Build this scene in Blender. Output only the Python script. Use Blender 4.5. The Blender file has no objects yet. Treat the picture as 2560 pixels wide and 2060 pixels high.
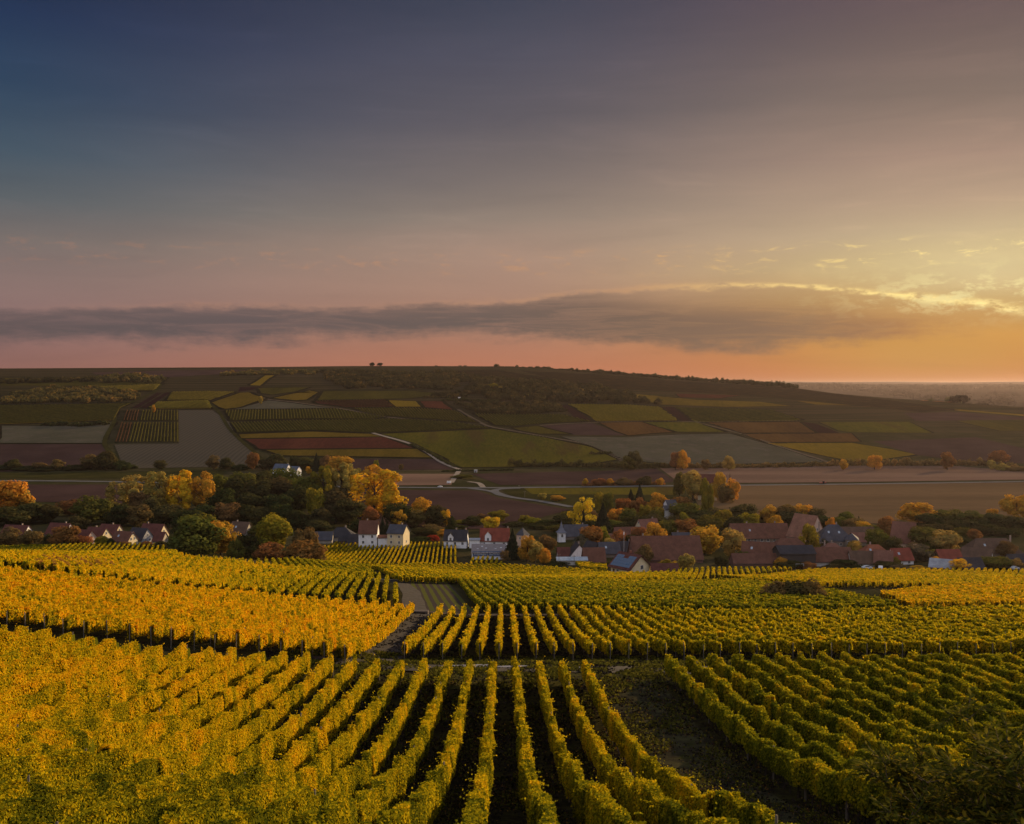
import bpy, bmesh, math, random
import numpy as np
from mathutils import Vector, Matrix
R = math.radians
SC = bpy.context.scene
COL = SC.collection
# ------------------------------------------------------------------ camera
FX, W_, H_ = 2400.0, 2560, 2060          # focal length and frame of the photograph in its pixels
HORIZ = 962.0
PITCH = math.atan((H_/2-HORIZ)/FX)
cam_d = bpy.data.cameras.new('camera'); cam = bpy.data.objects.new('camera', cam_d); COL.objects.link(cam)
cam_d.sensor_width = 36; cam_d.lens = FX/W_*36; cam_d.clip_start = 0.5; cam_d.clip_end = 60000
cam.location = (0, 0, 0); cam.rotation_euler = (R(90)-PITCH, 0, 0)
SC.camera = cam
# ------------------------------------------------------------------ sun and view
SUN_AZ, SUN_EL = 43, 13.5                # degrees right of the view, above the horizon
sd = bpy.data.lights.new('sun', 'SUN'); so = bpy.data.objects.new('sun', sd); COL.objects.link(so)
sd.energy = 5.0; sd.angle = R(0.7); sd.color = (1.0, 0.71, 0.38)
sv = Vector((math.sin(R(SUN_AZ))*math.cos(R(SUN_EL)), math.cos(R(SUN_AZ))*math.cos(R(SUN_EL)), math.sin(R(SUN_EL))))
so.rotation_euler = sv.to_track_quat('Z', 'Y').to_euler()
SC.view_settings.view_transform = 'Standard'; SC.view_settings.look = 'None'
SC.view_settings.exposure = 0.5; SC.view_settings.gamma = 1
SC.render.engine = 'CYCLES'
SC.cycles.use_denoising = True
SC.cycles.max_bounces = 6; SC.cycles.diffuse_bounces = 3; SC.cycles.transmission_bounces = 3; SC.cycles.volume_bounces = 0
SC.cycles.transparent_max_bounces = 4
SC.render.filter_size = 1.3

def lin(c):
    return tuple((v/255/12.92 if v <= 10 else ((v/255+0.055)/1.055)**2.4) for v in c)
# ------------------------------------------------------------------ sky
class NT:
    def __init__(s, nt): s.nt = nt
    def n(s, t, **k):
        o = s.nt.nodes.new(t)
        for a, b in k.items(): setattr(o, a, b)
        return o
    def put(s, sock, v):
        if isinstance(v, bpy.types.NodeSocket): s.nt.links.new(v, sock)
        elif isinstance(v, (tuple, list)) and len(v) == 3 and sock.type == 'RGBA': sock.default_value = (*v, 1)
        else: sock.default_value = v
    def m(s, op, a, b=None, c=None, clamp=False):
        o = s.n('ShaderNodeMath', operation=op, use_clamp=clamp)
        s.put(o.inputs[0], a)
        if b is not None: s.put(o.inputs[1], b)
        if c is not None: s.put(o.inputs[2], c)
        return o.outputs[0]
    def step(s, x, a, b, lo=0.0, hi=1.0):
        o = s.n('ShaderNodeMapRange', interpolation_type='SMOOTHSTEP')
        for i, v in enumerate((x, a, b, lo, hi)): s.put(o.inputs[i], v)
        return o.outputs[0]
    def ramp(s, x, stops, mode='LINEAR'):
        o = s.n('ShaderNodeValToRGB'); cr = o.color_ramp; cr.interpolation = mode
        while len(cr.elements) < len(stops): cr.elements.new(0.5)
        for e, (p, c) in zip(cr.elements, stops):
            e.position = p; e.color = (*c, 1) if isinstance(c, (tuple, list)) else (c, c, c, 1)
        s.put(o.inputs[0], x); return o.outputs[0]
    def mix(s, f, a, b, mode='MIX'):
        o = s.n('ShaderNodeMix', data_type='RGBA', blend_type=mode)
        s.put(o.inputs[0], f); s.put(o.inputs[6], a); s.put(o.inputs[7], b); return o.outputs[2]
    def noise(s, vec, scale, detail=4, rough=0.5, dist=0.0):
        o = s.n('ShaderNodeTexNoise'); s.put(o.inputs['Vector'], vec)
        for k, v in (('Scale', scale), ('Detail', detail), ('Roughness', rough), ('Distortion', dist)): s.put(o.inputs[k], v)
        return o.outputs[0]
    def mapping(s, vec, scale=(1, 1, 1), rot=(0, 0, 0), loc=(0, 0, 0)):
        o = s.n('ShaderNodeMapping'); s.put(o.inputs[0], vec)
        o.inputs['Scale'].default_value = scale; o.inputs['Rotation'].default_value = rot; o.inputs['Location'].default_value = loc
        return o.outputs[0]

world = bpy.data.worlds.new('World'); SC.world = world; world.use_nodes = True
wn = world.node_tree; wn.nodes.clear(); S = NT(wn)
tc = S.n('ShaderNodeTexCoord'); sep = S.n('ShaderNodeSeparateXYZ'); wn.links.new(tc.outputs['Generated'], sep.inputs[0])
dx, dy, dz = sep.outputs
az = S.m('MULTIPLY', S.m('ARCTAN2', dx, dy), 180/math.pi)          # degrees, right positive
el = S.m('MULTIPLY', S.m('ARCSINE', dz), 180/math.pi)
comb = S.n('ShaderNodeCombineXYZ'); S.put(comb.inputs[0], az); S.put(comb.inputs[1], el)
ae = comb.outputs[0]
def el_of(y): return math.degrees(math.atan((HORIZ-y)/FX))
def az_of(x): return math.degrees(math.atan((x-1280)/FX))
ewob = S.m('ADD', el, S.m('MULTIPLY', S.m('SUBTRACT', S.noise(S.mapping(ae, (0.02, 0.06, 1), (0, 0, R(-14))), 1.0, 4, 0.5), 0.5), 2.6))
et = S.m('DIVIDE', S.m('SUBTRACT', ewob, S.m('MULTIPLY', S.m('MULTIPLY', S.step(el, 3, 14), S.m('SINE', S.m('MULTIPLY', az, 0.11))), 0.35)), 40.0, clamp=True)
def eramp(lst):
    st = [(max(0, el_of(y))/40.0, lin(c)) for y, c in lst]
    st = sorted(st) + [(0.8, lin(lst[-1][2] if len(lst[-1]) > 2 else (70, 84, 112))), (1.0, lin((92, 104, 128)))]
    return S.ramp(et, st)
cl = eramp([(962, (144, 98, 88)), (900, (141, 103, 96)), (820, (140, 111, 108)), (720, (138, 117, 112)), (640, (122, 113, 109)), (550, (92, 100, 105)), (450, (68, 87, 102)), (300, (46, 69, 94)), (140, (36, 55, 86)), (0, (28, 42, 72))])
cc = eramp([(962, (200, 118, 84)), (910, (188, 123, 95)), (840, (176, 129, 106)), (740, (174, 138, 118)), (640, (170, 142, 124)), (550, (149, 133, 120)), (450, (127, 116, 111)), (300, (100, 95, 101)), (140, (83, 83, 96)), (0, (69, 73, 89))])
cr_ = eramp([(962, (200, 112, 56)), (920, (208, 130, 62)), (860, (212, 150, 72)), (780, (206, 162, 92)), (700, (210, 184, 130)), (620, (202, 178, 142)), (550, (190, 163, 136)), (450, (168, 142, 124)), (300, (135, 117, 106)), (140, (114, 97, 94)), (0, (96, 79, 86))])
c = S.mix(S.step(az, -32, 3), cl, cc)
c = S.mix(S.step(az, -2, 27), c, cr_)
# yellow patch of glow low on the right and bright haze above the cloud
def blob(x, y, rx, ry):
    a = S.m('POWER', S.m('DIVIDE', S.m('SUBTRACT', az, az_of(x)), rx), 2.0)
    b = S.m('POWER', S.m('DIVIDE', S.m('SUBTRACT', el, el_of(y)), ry), 2.0)
    return S.m('EXPONENT', S.m('MULTIPLY', S.m('ADD', a, b), -1.0))
c = S.mix(S.m('MULTIPLY', blob(2330, 895, 7, 1.6), 0.55), c, lin((206, 160, 84)))
c = S.mix(S.m('MULTIPLY', blob(2500, 700, 7, 1.9), 0.75), c, lin((230, 208, 156)))
# long soft streaks across the whole sky
st = S.noise(S.mapping(ae, (0.035, 0.22, 1), (0, 0, R(9))), 1.0, 6, 0.55, 0.4)
c = S.mix(S.m('MULTIPLY', S.step(st, 0.42, 0.72), 0.20), c, S.mix(1.0, c, (1.55, 1.42, 1.36), 'MULTIPLY'))
st2 = S.noise(S.mapping(ae, (0.10, 0.75, 1), (0, 0, R(13)), (5, 2, 0)), 1.0, 8, 0.62, 0.8)
c = S.mix(S.m('MULTIPLY', S.m('MULTIPLY', S.step(st2, 0.5, 0.75), S.step(el, 4, 9)), 0.22), c, S.mix(1.0, c, (1.5, 1.4, 1.35), 'MULTIPLY'))
c = S.mix(S.m('MULTIPLY', S.step(st2, 0.5, 0.25), 0.16), c, S.mix(1.0, c, (0.62, 0.66, 0.72), 'MULTIPLY'))
# stratus bank
n1 = S.noise(S.mapping(ae, (0.16, 0.75, 1)), 1.0, 6, 0.6)
n1c = S.m('SUBTRACT', n1, 0.5)
n2 = S.m('SUBTRACT', S.noise(S.mapping(ae, (0.8, 1.6, 1)), 1.0, 7, 0.65), 0.5)
n3 = S.m('SUBTRACT', S.noise(S.mapping(ae, (2.2, 4.2, 1)), 1.0, 6, 0.7), 0.5)
at_ = S.m('DIVIDE', S.m('ADD', az, 32.0), 64.0, clamp=True)
def aramp(lst, k=1.0, sc=12.0):
    return S.m('MULTIPLY', S.ramp(at_, [((az_of(x)+32)/64, el_of(y)/sc) for x, y in lst], 'B_SPLINE'), sc)
top = aramp([(0, 792), (450, 774), (900, 766), (1300, 752), (1500, 728), (1700, 716), (1950, 722), (2200, 745), (2400, 772), (2560, 800)])
bot = aramp([(0, 878), (450, 866), (900, 850), (1200, 844), (1400, 856), (1700, 888), (1900, 888), (2100, 872), (2300, 852), (2560, 838)])
etop = S.m('ADD', el, S.m('ADD', S.m('MULTIPLY', n1c, 1.4), S.m('MULTIPLY', n2, 0.55)))
ebot = S.m('ADD', el, S.m('ADD', S.m('MULTIPLY', n1c, 2.2), S.m('MULTIPLY', n2, 1.3)))
mt = S.step(S.m('SUBTRACT', top, etop), -0.12, 0.42)
mb = S.step(S.m('SUBTRACT', ebot, bot), -0.35, 0.9)
bank = S.m('MULTIPLY', mt, mb)
bankc = S.ramp(at_, [((az_of(x)+32)/64, lin(v)) for x, v in [(0, (96, 86, 86)), (600, (98, 88, 88)), (1200, (107, 94, 88)), (1600, (122, 101, 86)), (2000, (142, 112, 88)), (2350, (176, 124, 82)), (2560, (188, 134, 84))]])
bankc = S.mix(S.step(S.m('SUBTRACT', top, el), S.step(az, 2, 12, -0.2, 0.35), S.step(az, 2, 12, 1.2, 2.3)), S.mix(S.step(az, 1, 10, 0.78, 0.22), c, bankc), bankc)
dens = S.ramp(at_, [((az_of(x)+32)/64, v) for x, v in [(0, 0.9), (300, 0.97), (1900, 0.97), (2300, 0.92), (2560, 0.85)]])
bankc = S.mix(S.m('MULTIPLY', S.step(S.noise(S.mapping(ae, (0.16, 1.9, 1), (0, 0, R(3))), 1.0, 8, 0.7, 0.8), 0.42, 0.66), 0.6), bankc, S.mix(0.5, c, bankc))
c = S.mix(S.m('MULTIPLY', bank, dens), c, bankc)
# lit rim along the top of the bank, only near the sun
rimx = S.m('DIVIDE', S.m('SUBTRACT', etop, S.m('ADD', top, 0.02)), 0.17)
rim = S.m('EXPONENT', S.m('MULTIPLY', S.m('MULTIPLY', rimx, rimx), -1.0))
rimw = S.ramp(at_, [((az_of(x)+32)/64, v) for x, v in [(0, 0), (500, 0.18), (900, 0.05), (1300, 0.25), (1650, 0.45), (1900, 0.9), (2250, 1.0), (2450, 1.0), (2560, 0.8)]])
rim = S.m('MULTIPLY', S.m('MULTIPLY', rim, rimw), S.step(n2, -0.16, 0.06))
rimc = S.ramp(at_, [(0.0, lin((190, 130, 104))), (0.6, lin((214, 160, 110))), (0.85, tuple(v*1.35 for v in lin((240, 212, 134)))), (1.0, tuple(v*1.35 for v in lin((244, 222, 150))))])
c = S.mix(rim, c, rimc)
# small ragged fair weather clouds above the bank
w = S.noise(S.mapping(ae, (0.55, 1.9, 1), (0, 0, R(-6)), (3.3, 1.7, 0)), 1.0, 9, 0.72, 0.5)
band = S.m('MULTIPLY', S.step(el, 6.1, 7.0), S.step(el, 8.3, 7.5))
ww = S.m('MULTIPLY', S.m('MULTIPLY', S.step(w, 0.52, 0.66), band), S.ramp(at_, [(0.05, 0.3), (0.35, 0.45), (0.65, 0.8), (0.97, 1.0)]))
c = S.mix(S.m('MULTIPLY', ww, 0.7), c, rimc)
w3 = S.noise(S.mapping(ae, (0.5, 1.1, 1), (0, 0, 0), (9.1, 4.7, 0)), 1.0, 8, 0.7, 0.2)
band2 = blob(2480, 750, 6.0, 1.1)
c = S.mix(S.m('MULTIPLY', S.step(w3, 0.47, 0.6), band2), c, lin((246, 226, 160)))
# physical sky mixed in for the part of the dome the picture does not show
sky = S.n('ShaderNodeTexSky', sky_type='NISHITA', sun_disc=False, sun_elevation=R(SUN_EL), sun_rotation=R(SUN_AZ))
skyc = S.mix(1.0, sky.outputs[0], (0.12, 0.12, 0.12), 'MULTIPLY')
c = S.mix(1.0, c, (0.66, 0.66, 0.67), 'MULTIPLY')
c = S.mix(S.step(el, 24, 60), c, skyc)
# sky behind the camera brightened as added fill for walls facing it
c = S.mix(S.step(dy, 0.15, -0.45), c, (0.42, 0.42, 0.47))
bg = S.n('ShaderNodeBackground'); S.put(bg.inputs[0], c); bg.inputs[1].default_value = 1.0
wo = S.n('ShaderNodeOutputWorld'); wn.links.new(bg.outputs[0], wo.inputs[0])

# ------------------------------------------------------------------ helpers
def tag(o, label=None, cat=None, group=None, kind=None):
    if label: o['label'] = label
    if cat: o['category'] = cat
    if group: o['group'] = group
    if kind: o['kind'] = kind
    return o
def link(name, data, mat=None, parent=None, loc=None):
    o = bpy.data.objects.new(name, data); COL.objects.link(o)
    if mat is not None:
        for q in (mat if isinstance(mat, (list, tuple)) else [mat]):
            if len(data.materials) < (len(mat) if isinstance(mat, (list, tuple)) else 1): data.materials.append(q)
    if parent: o.parent = parent
    if loc is not None: o.location = loc
    return o
def empty(name, loc, rz=0, label=None, cat=None, group=None):
    o = bpy.data.objects.new(name, None); COL.objects.link(o); o.location = loc; o.rotation_euler = (0, 0, rz)
    o.empty_display_size = 0.5
    return tag(o, label, cat, group)
def mk(name, V, Q, tint=None, smooth=False, midx=None):
    V = np.asarray(V, dtype=np.float32); Q = np.asarray(Q, dtype=np.int32)
    me = bpy.data.meshes.new(name); nv, (nf, k) = len(V), Q.shape
    me.vertices.add(nv); me.vertices.foreach_set('co', V.ravel())
    me.loops.add(nf*k); me.loops.foreach_set('vertex_index', Q.ravel())
    me.polygons.add(nf); me.polygons.foreach_set('loop_start', np.arange(0, nf*k, k, dtype=np.int32))
    if smooth: me.polygons.foreach_set('use_smooth', np.ones(nf, dtype=bool))
    if midx is not None: me.polygons.foreach_set('material_index', np.asarray(midx, dtype=np.int32))
    if tint is not None:
        a = me.attributes.new('tint', 'FLOAT', 'POINT'); a.data.foreach_set('value', np.asarray(tint, dtype=np.float32))
    me.update(calc_edges=True); return me

# ------------------------------------------------------------------ terrain height
def pchip(xs, ys):
    xs = np.array(xs, float); ys = np.array(ys, float); h = np.diff(xs); d = np.diff(ys)/h
    m = np.zeros_like(xs); m[0] = d[0]; m[-1] = d[-1]
    for i in range(1, len(xs)-1):
        if d[i-1]*d[i] > 0:
            w1, w2 = 2*h[i]+h[i-1], h[i]+2*h[i-1]; m[i] = (w1+w2)/(w1/d[i-1]+w2/d[i])
    def f(x):
        x = np.clip(x, xs[0], xs[-1]); i = np.clip(np.searchsorted(xs, x)-1, 0, len(xs)-2)
        t = (x-xs[i])/h[i]; t2 = t*t; t3 = t2*t
        return (2*t3-3*t2+1)*ys[i]+(t3-2*t2+t)*h[i]*m[i]+(-2*t3+3*t2)*ys[i+1]+(t3-t2)*h[i]*m[i+1]
    return f
prof = pchip([-400, -50, 0, 10, 23, 36, 49, 63, 82, 90, 104, 130, 161, 168, 200, 300, 384, 420, 480, 560, 700, 830, 1030],
             [-3, -3.2, -4.6, -8, -12.5, -17, -20.7, -23.2, -25.6, -26.8, -30, -34.8, -39.6, -40.8, -46, -62.4, -76, -79, -82.5, -86, -89, -90, -90])
def sst(x, a, b):
    t = np.clip((x-a)/(b-a), 0, 1); return t*t*(3-2*t)
_rx = (np.array([-400, 0, 600, 930, 1250, 1500, 1750, 1950, 2100, 2200, 2380, 2560, 2900])-1280)/FX
_ry = np.array([922, 921, 918, 915, 916, 932, 952, 966, 985, 994, 1008, 1020, 1030])
_rd = np.array([2650, 2600, 2500, 2500, 2450, 2350, 2250, 2100, 1950, 1850, 1700, 1600, 1500])
_rz = (HORIZ-_ry)/FX*_rd
fz = pchip(_rx, _rz); fd = pchip(_rx, _rd)
plain = pchip([1000, 1600, 3000, 4500, 6500, 9000, 12000, 16000, 30000], [-90, -82, -76, -66, -46, -12, 12, 40, 60])
def hgt(X, Y):
    X = np.asarray(X, float); Y = np.asarray(Y, float)
    z = prof(Y)
    cross = 0.1*np.clip(-X-10, 0, 85)*(1-sst(Y, 300, 430))*sst(Y, 5, 45)
    z = z+cross
    z = z+0.35*np.sin(X*0.07+1.3)*np.sin(Y*0.05)*sst(Y, 100, 180)*(1-sst(Y, 450, 600))
    Yc = np.maximum(Y, 900); u = np.clip(X/Yc, -0.6, 0.66)
    zr, D = fz(u), fd(u)
    t = np.clip((Y-1030)/(D-1030), 0, 1)
    hill = -90+(zr+90)*(t+0.12*np.sin(math.pi*t))*sst(t, -0.02, 0.06)
    hill = hill+(2.2*np.sin(X*0.0085+Y*0.003)+1.4*np.sin(X*0.019-Y*0.011+2))*sst(t, 0.05, 0.3)*(1-sst(t, 0.75, 1.0))
    und = 16*np.sin(X*0.0008+1.0)*np.sin(Y*0.0006)*sst(Y, 7000, 12000)+(7*np.sin(X*0.0011+Y*0.0007)+4*np.sin(X*0.0027-Y*0.0013))*sst(Y, 3200, 6000)
    back = sst(Y, D+60, D+1400)
    far = (hill-6*sst(Y, D, D+500))*(1-back)+(plain(Y)+und)*back
    return np.where(Y > 1030, far, z)
def h1(x, y): return float(hgt(np.array([x]), np.array([y]))[0])
_c, _s = math.cos(PITCH), math.sin(PITCH)
_ts = np.geomspace(4, 19000, 6000)
def rayd(px, py):
    rx, ry, rz = (px-1280)/FX, _c+(H_/2-py)/FX*_s, -_s+(H_/2-py)/FX*_c
    return rx/ry, rz/ry
def at(px, py):
    """world point of the ground seen at a pixel of the photograph"""
    a, b = rayd(px, py)
    d = hgt(a*_ts, _ts)-b*_ts
    k = np.argmax(d > 0)
    if d[k] <= 0: k = len(_ts)-1
    Y = _ts[k]
    if k > 0:
        f = d[k-1]/(d[k-1]-d[k]); Y = _ts[k-1]+f*(_ts[k]-_ts[k-1])
    return Vector((a*Y, Y, h1(a*Y, Y)))
def atD(px, D):
    x = (px-1280)/FX*D; return Vector((x, D, h1(x, D)))
def zpix(py, D): return rayd(1280, py)[1]*D

# ------------------------------------------------------------------ materials
def newmat(name):
    m = bpy.data.materials.new(name); m.use_nodes = True; m.node_tree.nodes.clear(); return m, NT(m.node_tree)
def out(n, sh):
    o = n.n('ShaderNodeOutputMaterial'); n.nt.links.new(sh, o.inputs[0])
def principled(n, col, rough=0.9, **k):
    if k.get('spec', 0.2) <= 0.05:                     # earth and grass: no sheen at all
        d = n.n('ShaderNodeBsdfDiffuse'); n.put(d.inputs['Color'], col); d.inputs['Roughness'].default_value = 0.4
        if 'Normal' in k: n.put(d.inputs['Normal'], k['Normal'])
        return d.outputs[0]
    b = n.n('ShaderNodeBsdfPrincipled'); n.put(b.inputs['Base Color'], col); n.put(b.inputs['Roughness'], rough)
    b.inputs['Specular IOR Level'].default_value = k.pop('spec', 0.2)
    for a, v in k.items(): n.put(b.inputs[a], v)
    return b.outputs[0]
def obco(n): return n.n('ShaderNodeTexCoord').outputs['Object']
def soil(name, a, b, s1=0.05, s2=1.2, c3=None, stretch=(1, 1, 1), rot=0.0):
    """mottled ground: two scales of noise between two colours"""
    m, n = newmat(name); co = n.mapping(obco(n), stretch, (0, 0, rot))
    f = n.m('ADD', n.m('MULTIPLY', n.noise(co, s1, 5, 0.6), 0.55), n.m('MULTIPLY', n.noise(co, s2, 6, 0.7), 0.45))
    col = n.mix(n.step(f, 0.36, 0.64), a, b)
    bmp = n.n('ShaderNodeBump'); bmp.inputs['Strength'].default_value = 0.7; bmp.inputs['Distance'].default_value = 0.12
    n.put(bmp.inputs['Height'], n.noise(n.mapping(obco(n), (1, 1, 1)), 2.6, 6, 0.75))
    if c3: col = n.mix(n.m('MULTIPLY', n.step(n.noise(co, s1*3.1, 4, 0.6), 0.52, 0.66), 0.7), col, c3)
    out(n, principled(n, col, 0.95, spec=0.05, Normal=bmp.outputs[0])); return m
def leafmat(name, stops, patch=0.05, patchamt=0.5, transl=0.42, objcol=False, gloss=0.0):
    """leaves: colour by leaf (tint) and by drifting patches of ripeness"""
    m, n = newmat(name)
    at_ = n.n('ShaderNodeAttribute', attribute_name='tint')
    geo = n.n('ShaderNodeNewGeometry')
    f = n.m('ADD', at_.outputs['Fac'], n.m('MULTIPLY', n.m('SUBTRACT', n.noise(geo.outputs['Position'], patch, 4, 0.6), 0.5), patchamt*2), clamp=True)
    col = n.ramp(f, stops)
    if objcol:
        oi = n.n('ShaderNodeObjectInfo')
        col = n.mix(1.0, oi.outputs['Color'], col, 'MULTIPLY')
    d = n.n('ShaderNodeBsdfDiffuse'); n.put(d.inputs[0], col)
    t = n.n('ShaderNodeBsdfTranslucent'); n.put(t.inputs[0], col)
    x = n.n('ShaderNodeMixShader'); x.inputs[0].default_value = transl
    n.nt.links.new(d.outputs[0], x.inputs[1]); n.nt.links.new(t.outputs[0], x.inputs[2])
    sh = x.outputs[0]
    if gloss:
        g = n.n('ShaderNodeBsdfGlossy'); g.inputs['Roughness'].default_value = 0.35; n.put(g.inputs[0], (0.9, 0.9, 0.85))
        y = n.n('ShaderNodeMixShader'); y.inputs[0].default_value = gloss
        n.nt.links.new(sh, y.inputs[1]); n.nt.links.new(g.outputs[0], y.inputs[2]); sh = y.outputs[0]
    out(n, sh); return m
_pc = {}
def paint(name, col, rough=0.85, var=0.25, sc=0.6, spec=0.2, metal=0.0):
    if name in _pc: return _pc[name]
    m, n = newmat(name); co = obco(n)
    f = n.m('ADD', n.m('MULTIPLY', n.noise(co, sc, 5, 0.65), 0.6), n.m('MULTIPLY', n.noise(n.mapping(co, (1, 1, 0.25)), sc*5, 4, 0.6), 0.4))
    c2 = n.mix(n.step(f, 0.3, 0.7), tuple(v*(1-var) for v in col), tuple(min(1, v*(1+var*0.5)) for v in col))
    out(n, principled(n, c2, rough, spec=spec, Metallic=metal)); _pc[name] = m; return m
_rc = {}
def roofmat(col, name='roof tiles'):
    key = tuple(col)
    if key in _rc: return _rc[key]
    m, n = newmat(name); co = obco(n)
    wv = n.n('ShaderNodeTexWave', wave_type='BANDS', bands_direction='Z'); n.put(wv.inputs['Vector'], co)
    wv.inputs['Scale'].default_value = 1.1; wv.inputs['Distortion'].default_value = 0.6; wv.inputs['Detail'].default_value = 2
    f = n.m('ADD', n.m('MULTIPLY', n.noise(co, 0.35, 5, 0.65), 0.6), n.m('MULTIPLY', n.noise(co, 3.0, 4, 0.7), 0.4))
    c2 = n.mix(n.step(f, 0.3, 0.7), tuple(v*0.62 for v in col), tuple(min(1, v*1.3) for v in col))
    c2 = n.mix(n.m('MULTIPLY', wv.outputs[1], 0.25), c2, tuple(v*0.4 for v in col))
    c2 = n.mix(n.m('MULTIPLY', n.step(n.noise(co, 0.5, 5, 0.7), 0.6, 0.75), 0.35), c2, (0.05, 0.05, 0.035))
    out(n, principled(n, c2, 0.85, spec=0.15)); _rc[key] = m; return m
# ------------------------------------------------------------------ ground sheet
def ground_sheet():
    ys = np.concatenate([np.linspace(-250, 0, 18)[:-1], np.linspace(0, 180, 181)[:-1], np.linspace(180, 560, 170)[:-1], np.linspace(560, 1100, 90)[:-1],
                         np.linspace(1100, 2900, 200)[:-1], np.geomspace(2900, 26000, 110)])
    us = np.concatenate([np.linspace(-1.6, -0.62, 24)[:-1], np.linspace(-0.62, 0.68, 260)[:-1], np.linspace(0.68, 1.6, 24)])
    Yg, Ug = np.meshgrid(ys, us, indexing='ij'); Xg = Ug*(np.abs(Yg)+40)
    Z = hgt(Xg, Yg); ny, nx = Xg.shape
    V = np.stack([Xg, Yg, Z], -1).reshape(-1, 3)
    i = np.arange((ny-1)*nx).reshape(ny-1, nx)[:, :-1].ravel()
    me = mk('ground', V, np.stack([i, i+1, i+nx+1, i+nx], 1), smooth=True)
    m, n = newmat('ground mixed'); co = obco(n)
    near = n.mix(n.step(n.m('ADD', n.m('MULTIPLY', n.noise(co, 0.35, 6, 0.7), 0.5), n.m('MULTIPLY', n.noise(co, 3.0, 5, 0.7), 0.5)), 0.40, 0.60), (0.018, 0.013, 0.009), (0.046, 0.040, 0.012))
    near = n.mix(n.m('MULTIPLY', n.step(n.noise(co, 7.0, 5, 0.8), 0.56, 0.7), 0.5), near, (0.06, 0.03, 0.012))
    mid = n.mix(n.step(n.noise(co, 0.02, 6, 0.65), 0.4, 0.6), (0.032, 0.032, 0.012), (0.056, 0.046, 0.022))
    far = n.mix(n.step(n.noise(n.mapping(co, (0.0016, 0.0035, 1)), 1.0, 7, 0.62), 0.42, 0.58), (0.022, 0.021, 0.009), (0.050, 0.036, 0.019))
    sp = n.n('ShaderNodeSeparateXYZ'); n.put(sp.inputs[0], co)
    col = n.mix(n.step(sp.outputs[1], 150, 260), near, mid)
    col = n.mix(n.step(sp.outputs[1], 1100, 1500), col, far)
    col = n.mix(n.step(sp.outputs[1], 2600, 3600), col, n.mix(n.step(n.noise(n.mapping(co, (0.0012, 0.003, 1)), 1.0, 6, 0.6), 0.4, 0.6), (0.012, 0.011, 0.009), (0.028, 0.022, 0.017)))
    bmp = n.n('ShaderNodeBump'); bmp.inputs['Strength'].default_value = 0.6; bmp.inputs['Distance'].default_value = 0.15
    n.put(bmp.inputs['Height'], n.noise(co, 2.2, 6, 0.7))
    out(n, principled(n, col, 0.95, spec=0.03, Normal=bmp.outputs[0]))
    return tag(link('ground', me, m), kind='structure')
ground_sheet()

def drape(name, pts, mat, lift=0.12, cell=None, kind='structure', label=None):
    """a field, road or track lying on the ground: polygon in world metres, cut along a grid and laid on the terrain"""
    pts = [Vector(p) for p in pts]
    xs = [p.x for p in pts]; ys = [p.y for p in pts]
    d = sum(ys)/len(ys)
    bm = bmesh.new()
    try: f = bm.faces.new([bm.verts.new((p.x, p.y, 0)) for p in pts])
    except ValueError: return None
    bmesh.ops.triangulate(bm, faces=[f])
    cy = cell or (4 if d < 250 else 9 if d < 1100 else 18)
    cx = cy
    for axis, lo, hi, cs in (((1, 0, 0), min(xs), max(xs), cx), ((0, 1, 0), min(ys), max(ys), cy)):
        k = math.ceil(lo/cs)*cs
        while k < hi:
            g = bm.verts[:]+bm.edges[:]+bm.faces[:]
            bmesh.ops.bisect_plane(bm, geom=g, plane_co=(k*axis[0], k*axis[1], 0), plane_no=axis)
            k += cs
    bm.faces.ensure_lookup_table()
    co = np.array([v.co[:] for v in bm.verts]); z = hgt(co[:, 0], co[:, 1])+lift
    for v, q in zip(bm.verts, z): v.co.z = q
    for f in bm.faces:
        f.smooth = True
        if f.normal.z < 0: f.normal_flip()
    me = bpy.data.meshes.new(name); bm.to_mesh(me); bm.free()
    return tag(link(name, me, mat), kind=kind, label=label)
def densify(px):
    r = []
    for i, a in enumerate(px):
        b = px[(i+1) % len(px)]; r += [(a[0]+(b[0]-a[0])*t, a[1]+(b[1]-a[1])*t) for t in (0, .34, .67)]
    return r
def wpoly(px): return [at(*p) for p in densify(px)]
_lift = [0.04]
def field(name, px, mat, lift=None):
    _lift[0] += 0.004
    P = wpoly(px)
    return drape(name, P, mat, lift or (_lift[0]+(0.3 if P[0].y > 1100 else 0)))
def ribbon(name, wpts, width, mat, lift=0.3, label=None):
    """road or path: a strip of constant width along world points"""
    p = np.array([(q[0], q[1]) for q in wpts], float)
    t = np.concatenate([[0], np.cumsum(np.hypot(*np.diff(p, axis=0).T))]); n = max(4, int(t[-1]/5))
    s = np.linspace(0, t[-1], n); fx, fy = pchip(t, p[:, 0]), pchip(t, p[:, 1]); c_ = np.stack([fx(s), fy(s)], 1)
    d = np.gradient(c_, axis=0); d /= np.linalg.norm(d, axis=1)[:, None]; nn = np.stack([-d[:, 1], d[:, 0]], 1)
    wv = width*(1+0.06*np.sin(s*0.2))[:, None]
    offs = (-0.5, -0.25, 0, 0.25, 0.5)
    L = [c_+nn*wv*o for o in offs]
    V = np.concatenate([np.column_stack([q, hgt(q[:, 0], q[:, 1])+lift]) for q in L])
    Q = [[[k*n+i, (k+1)*n+i, (k+1)*n+i+1, k*n+i+1][::-1] for i in range(n-1)] for k in range(4)]
    return tag(link(name, mk(name, V, np.array(Q).reshape(-1, 4), smooth=True), mat), kind='structure', label=label)

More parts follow.
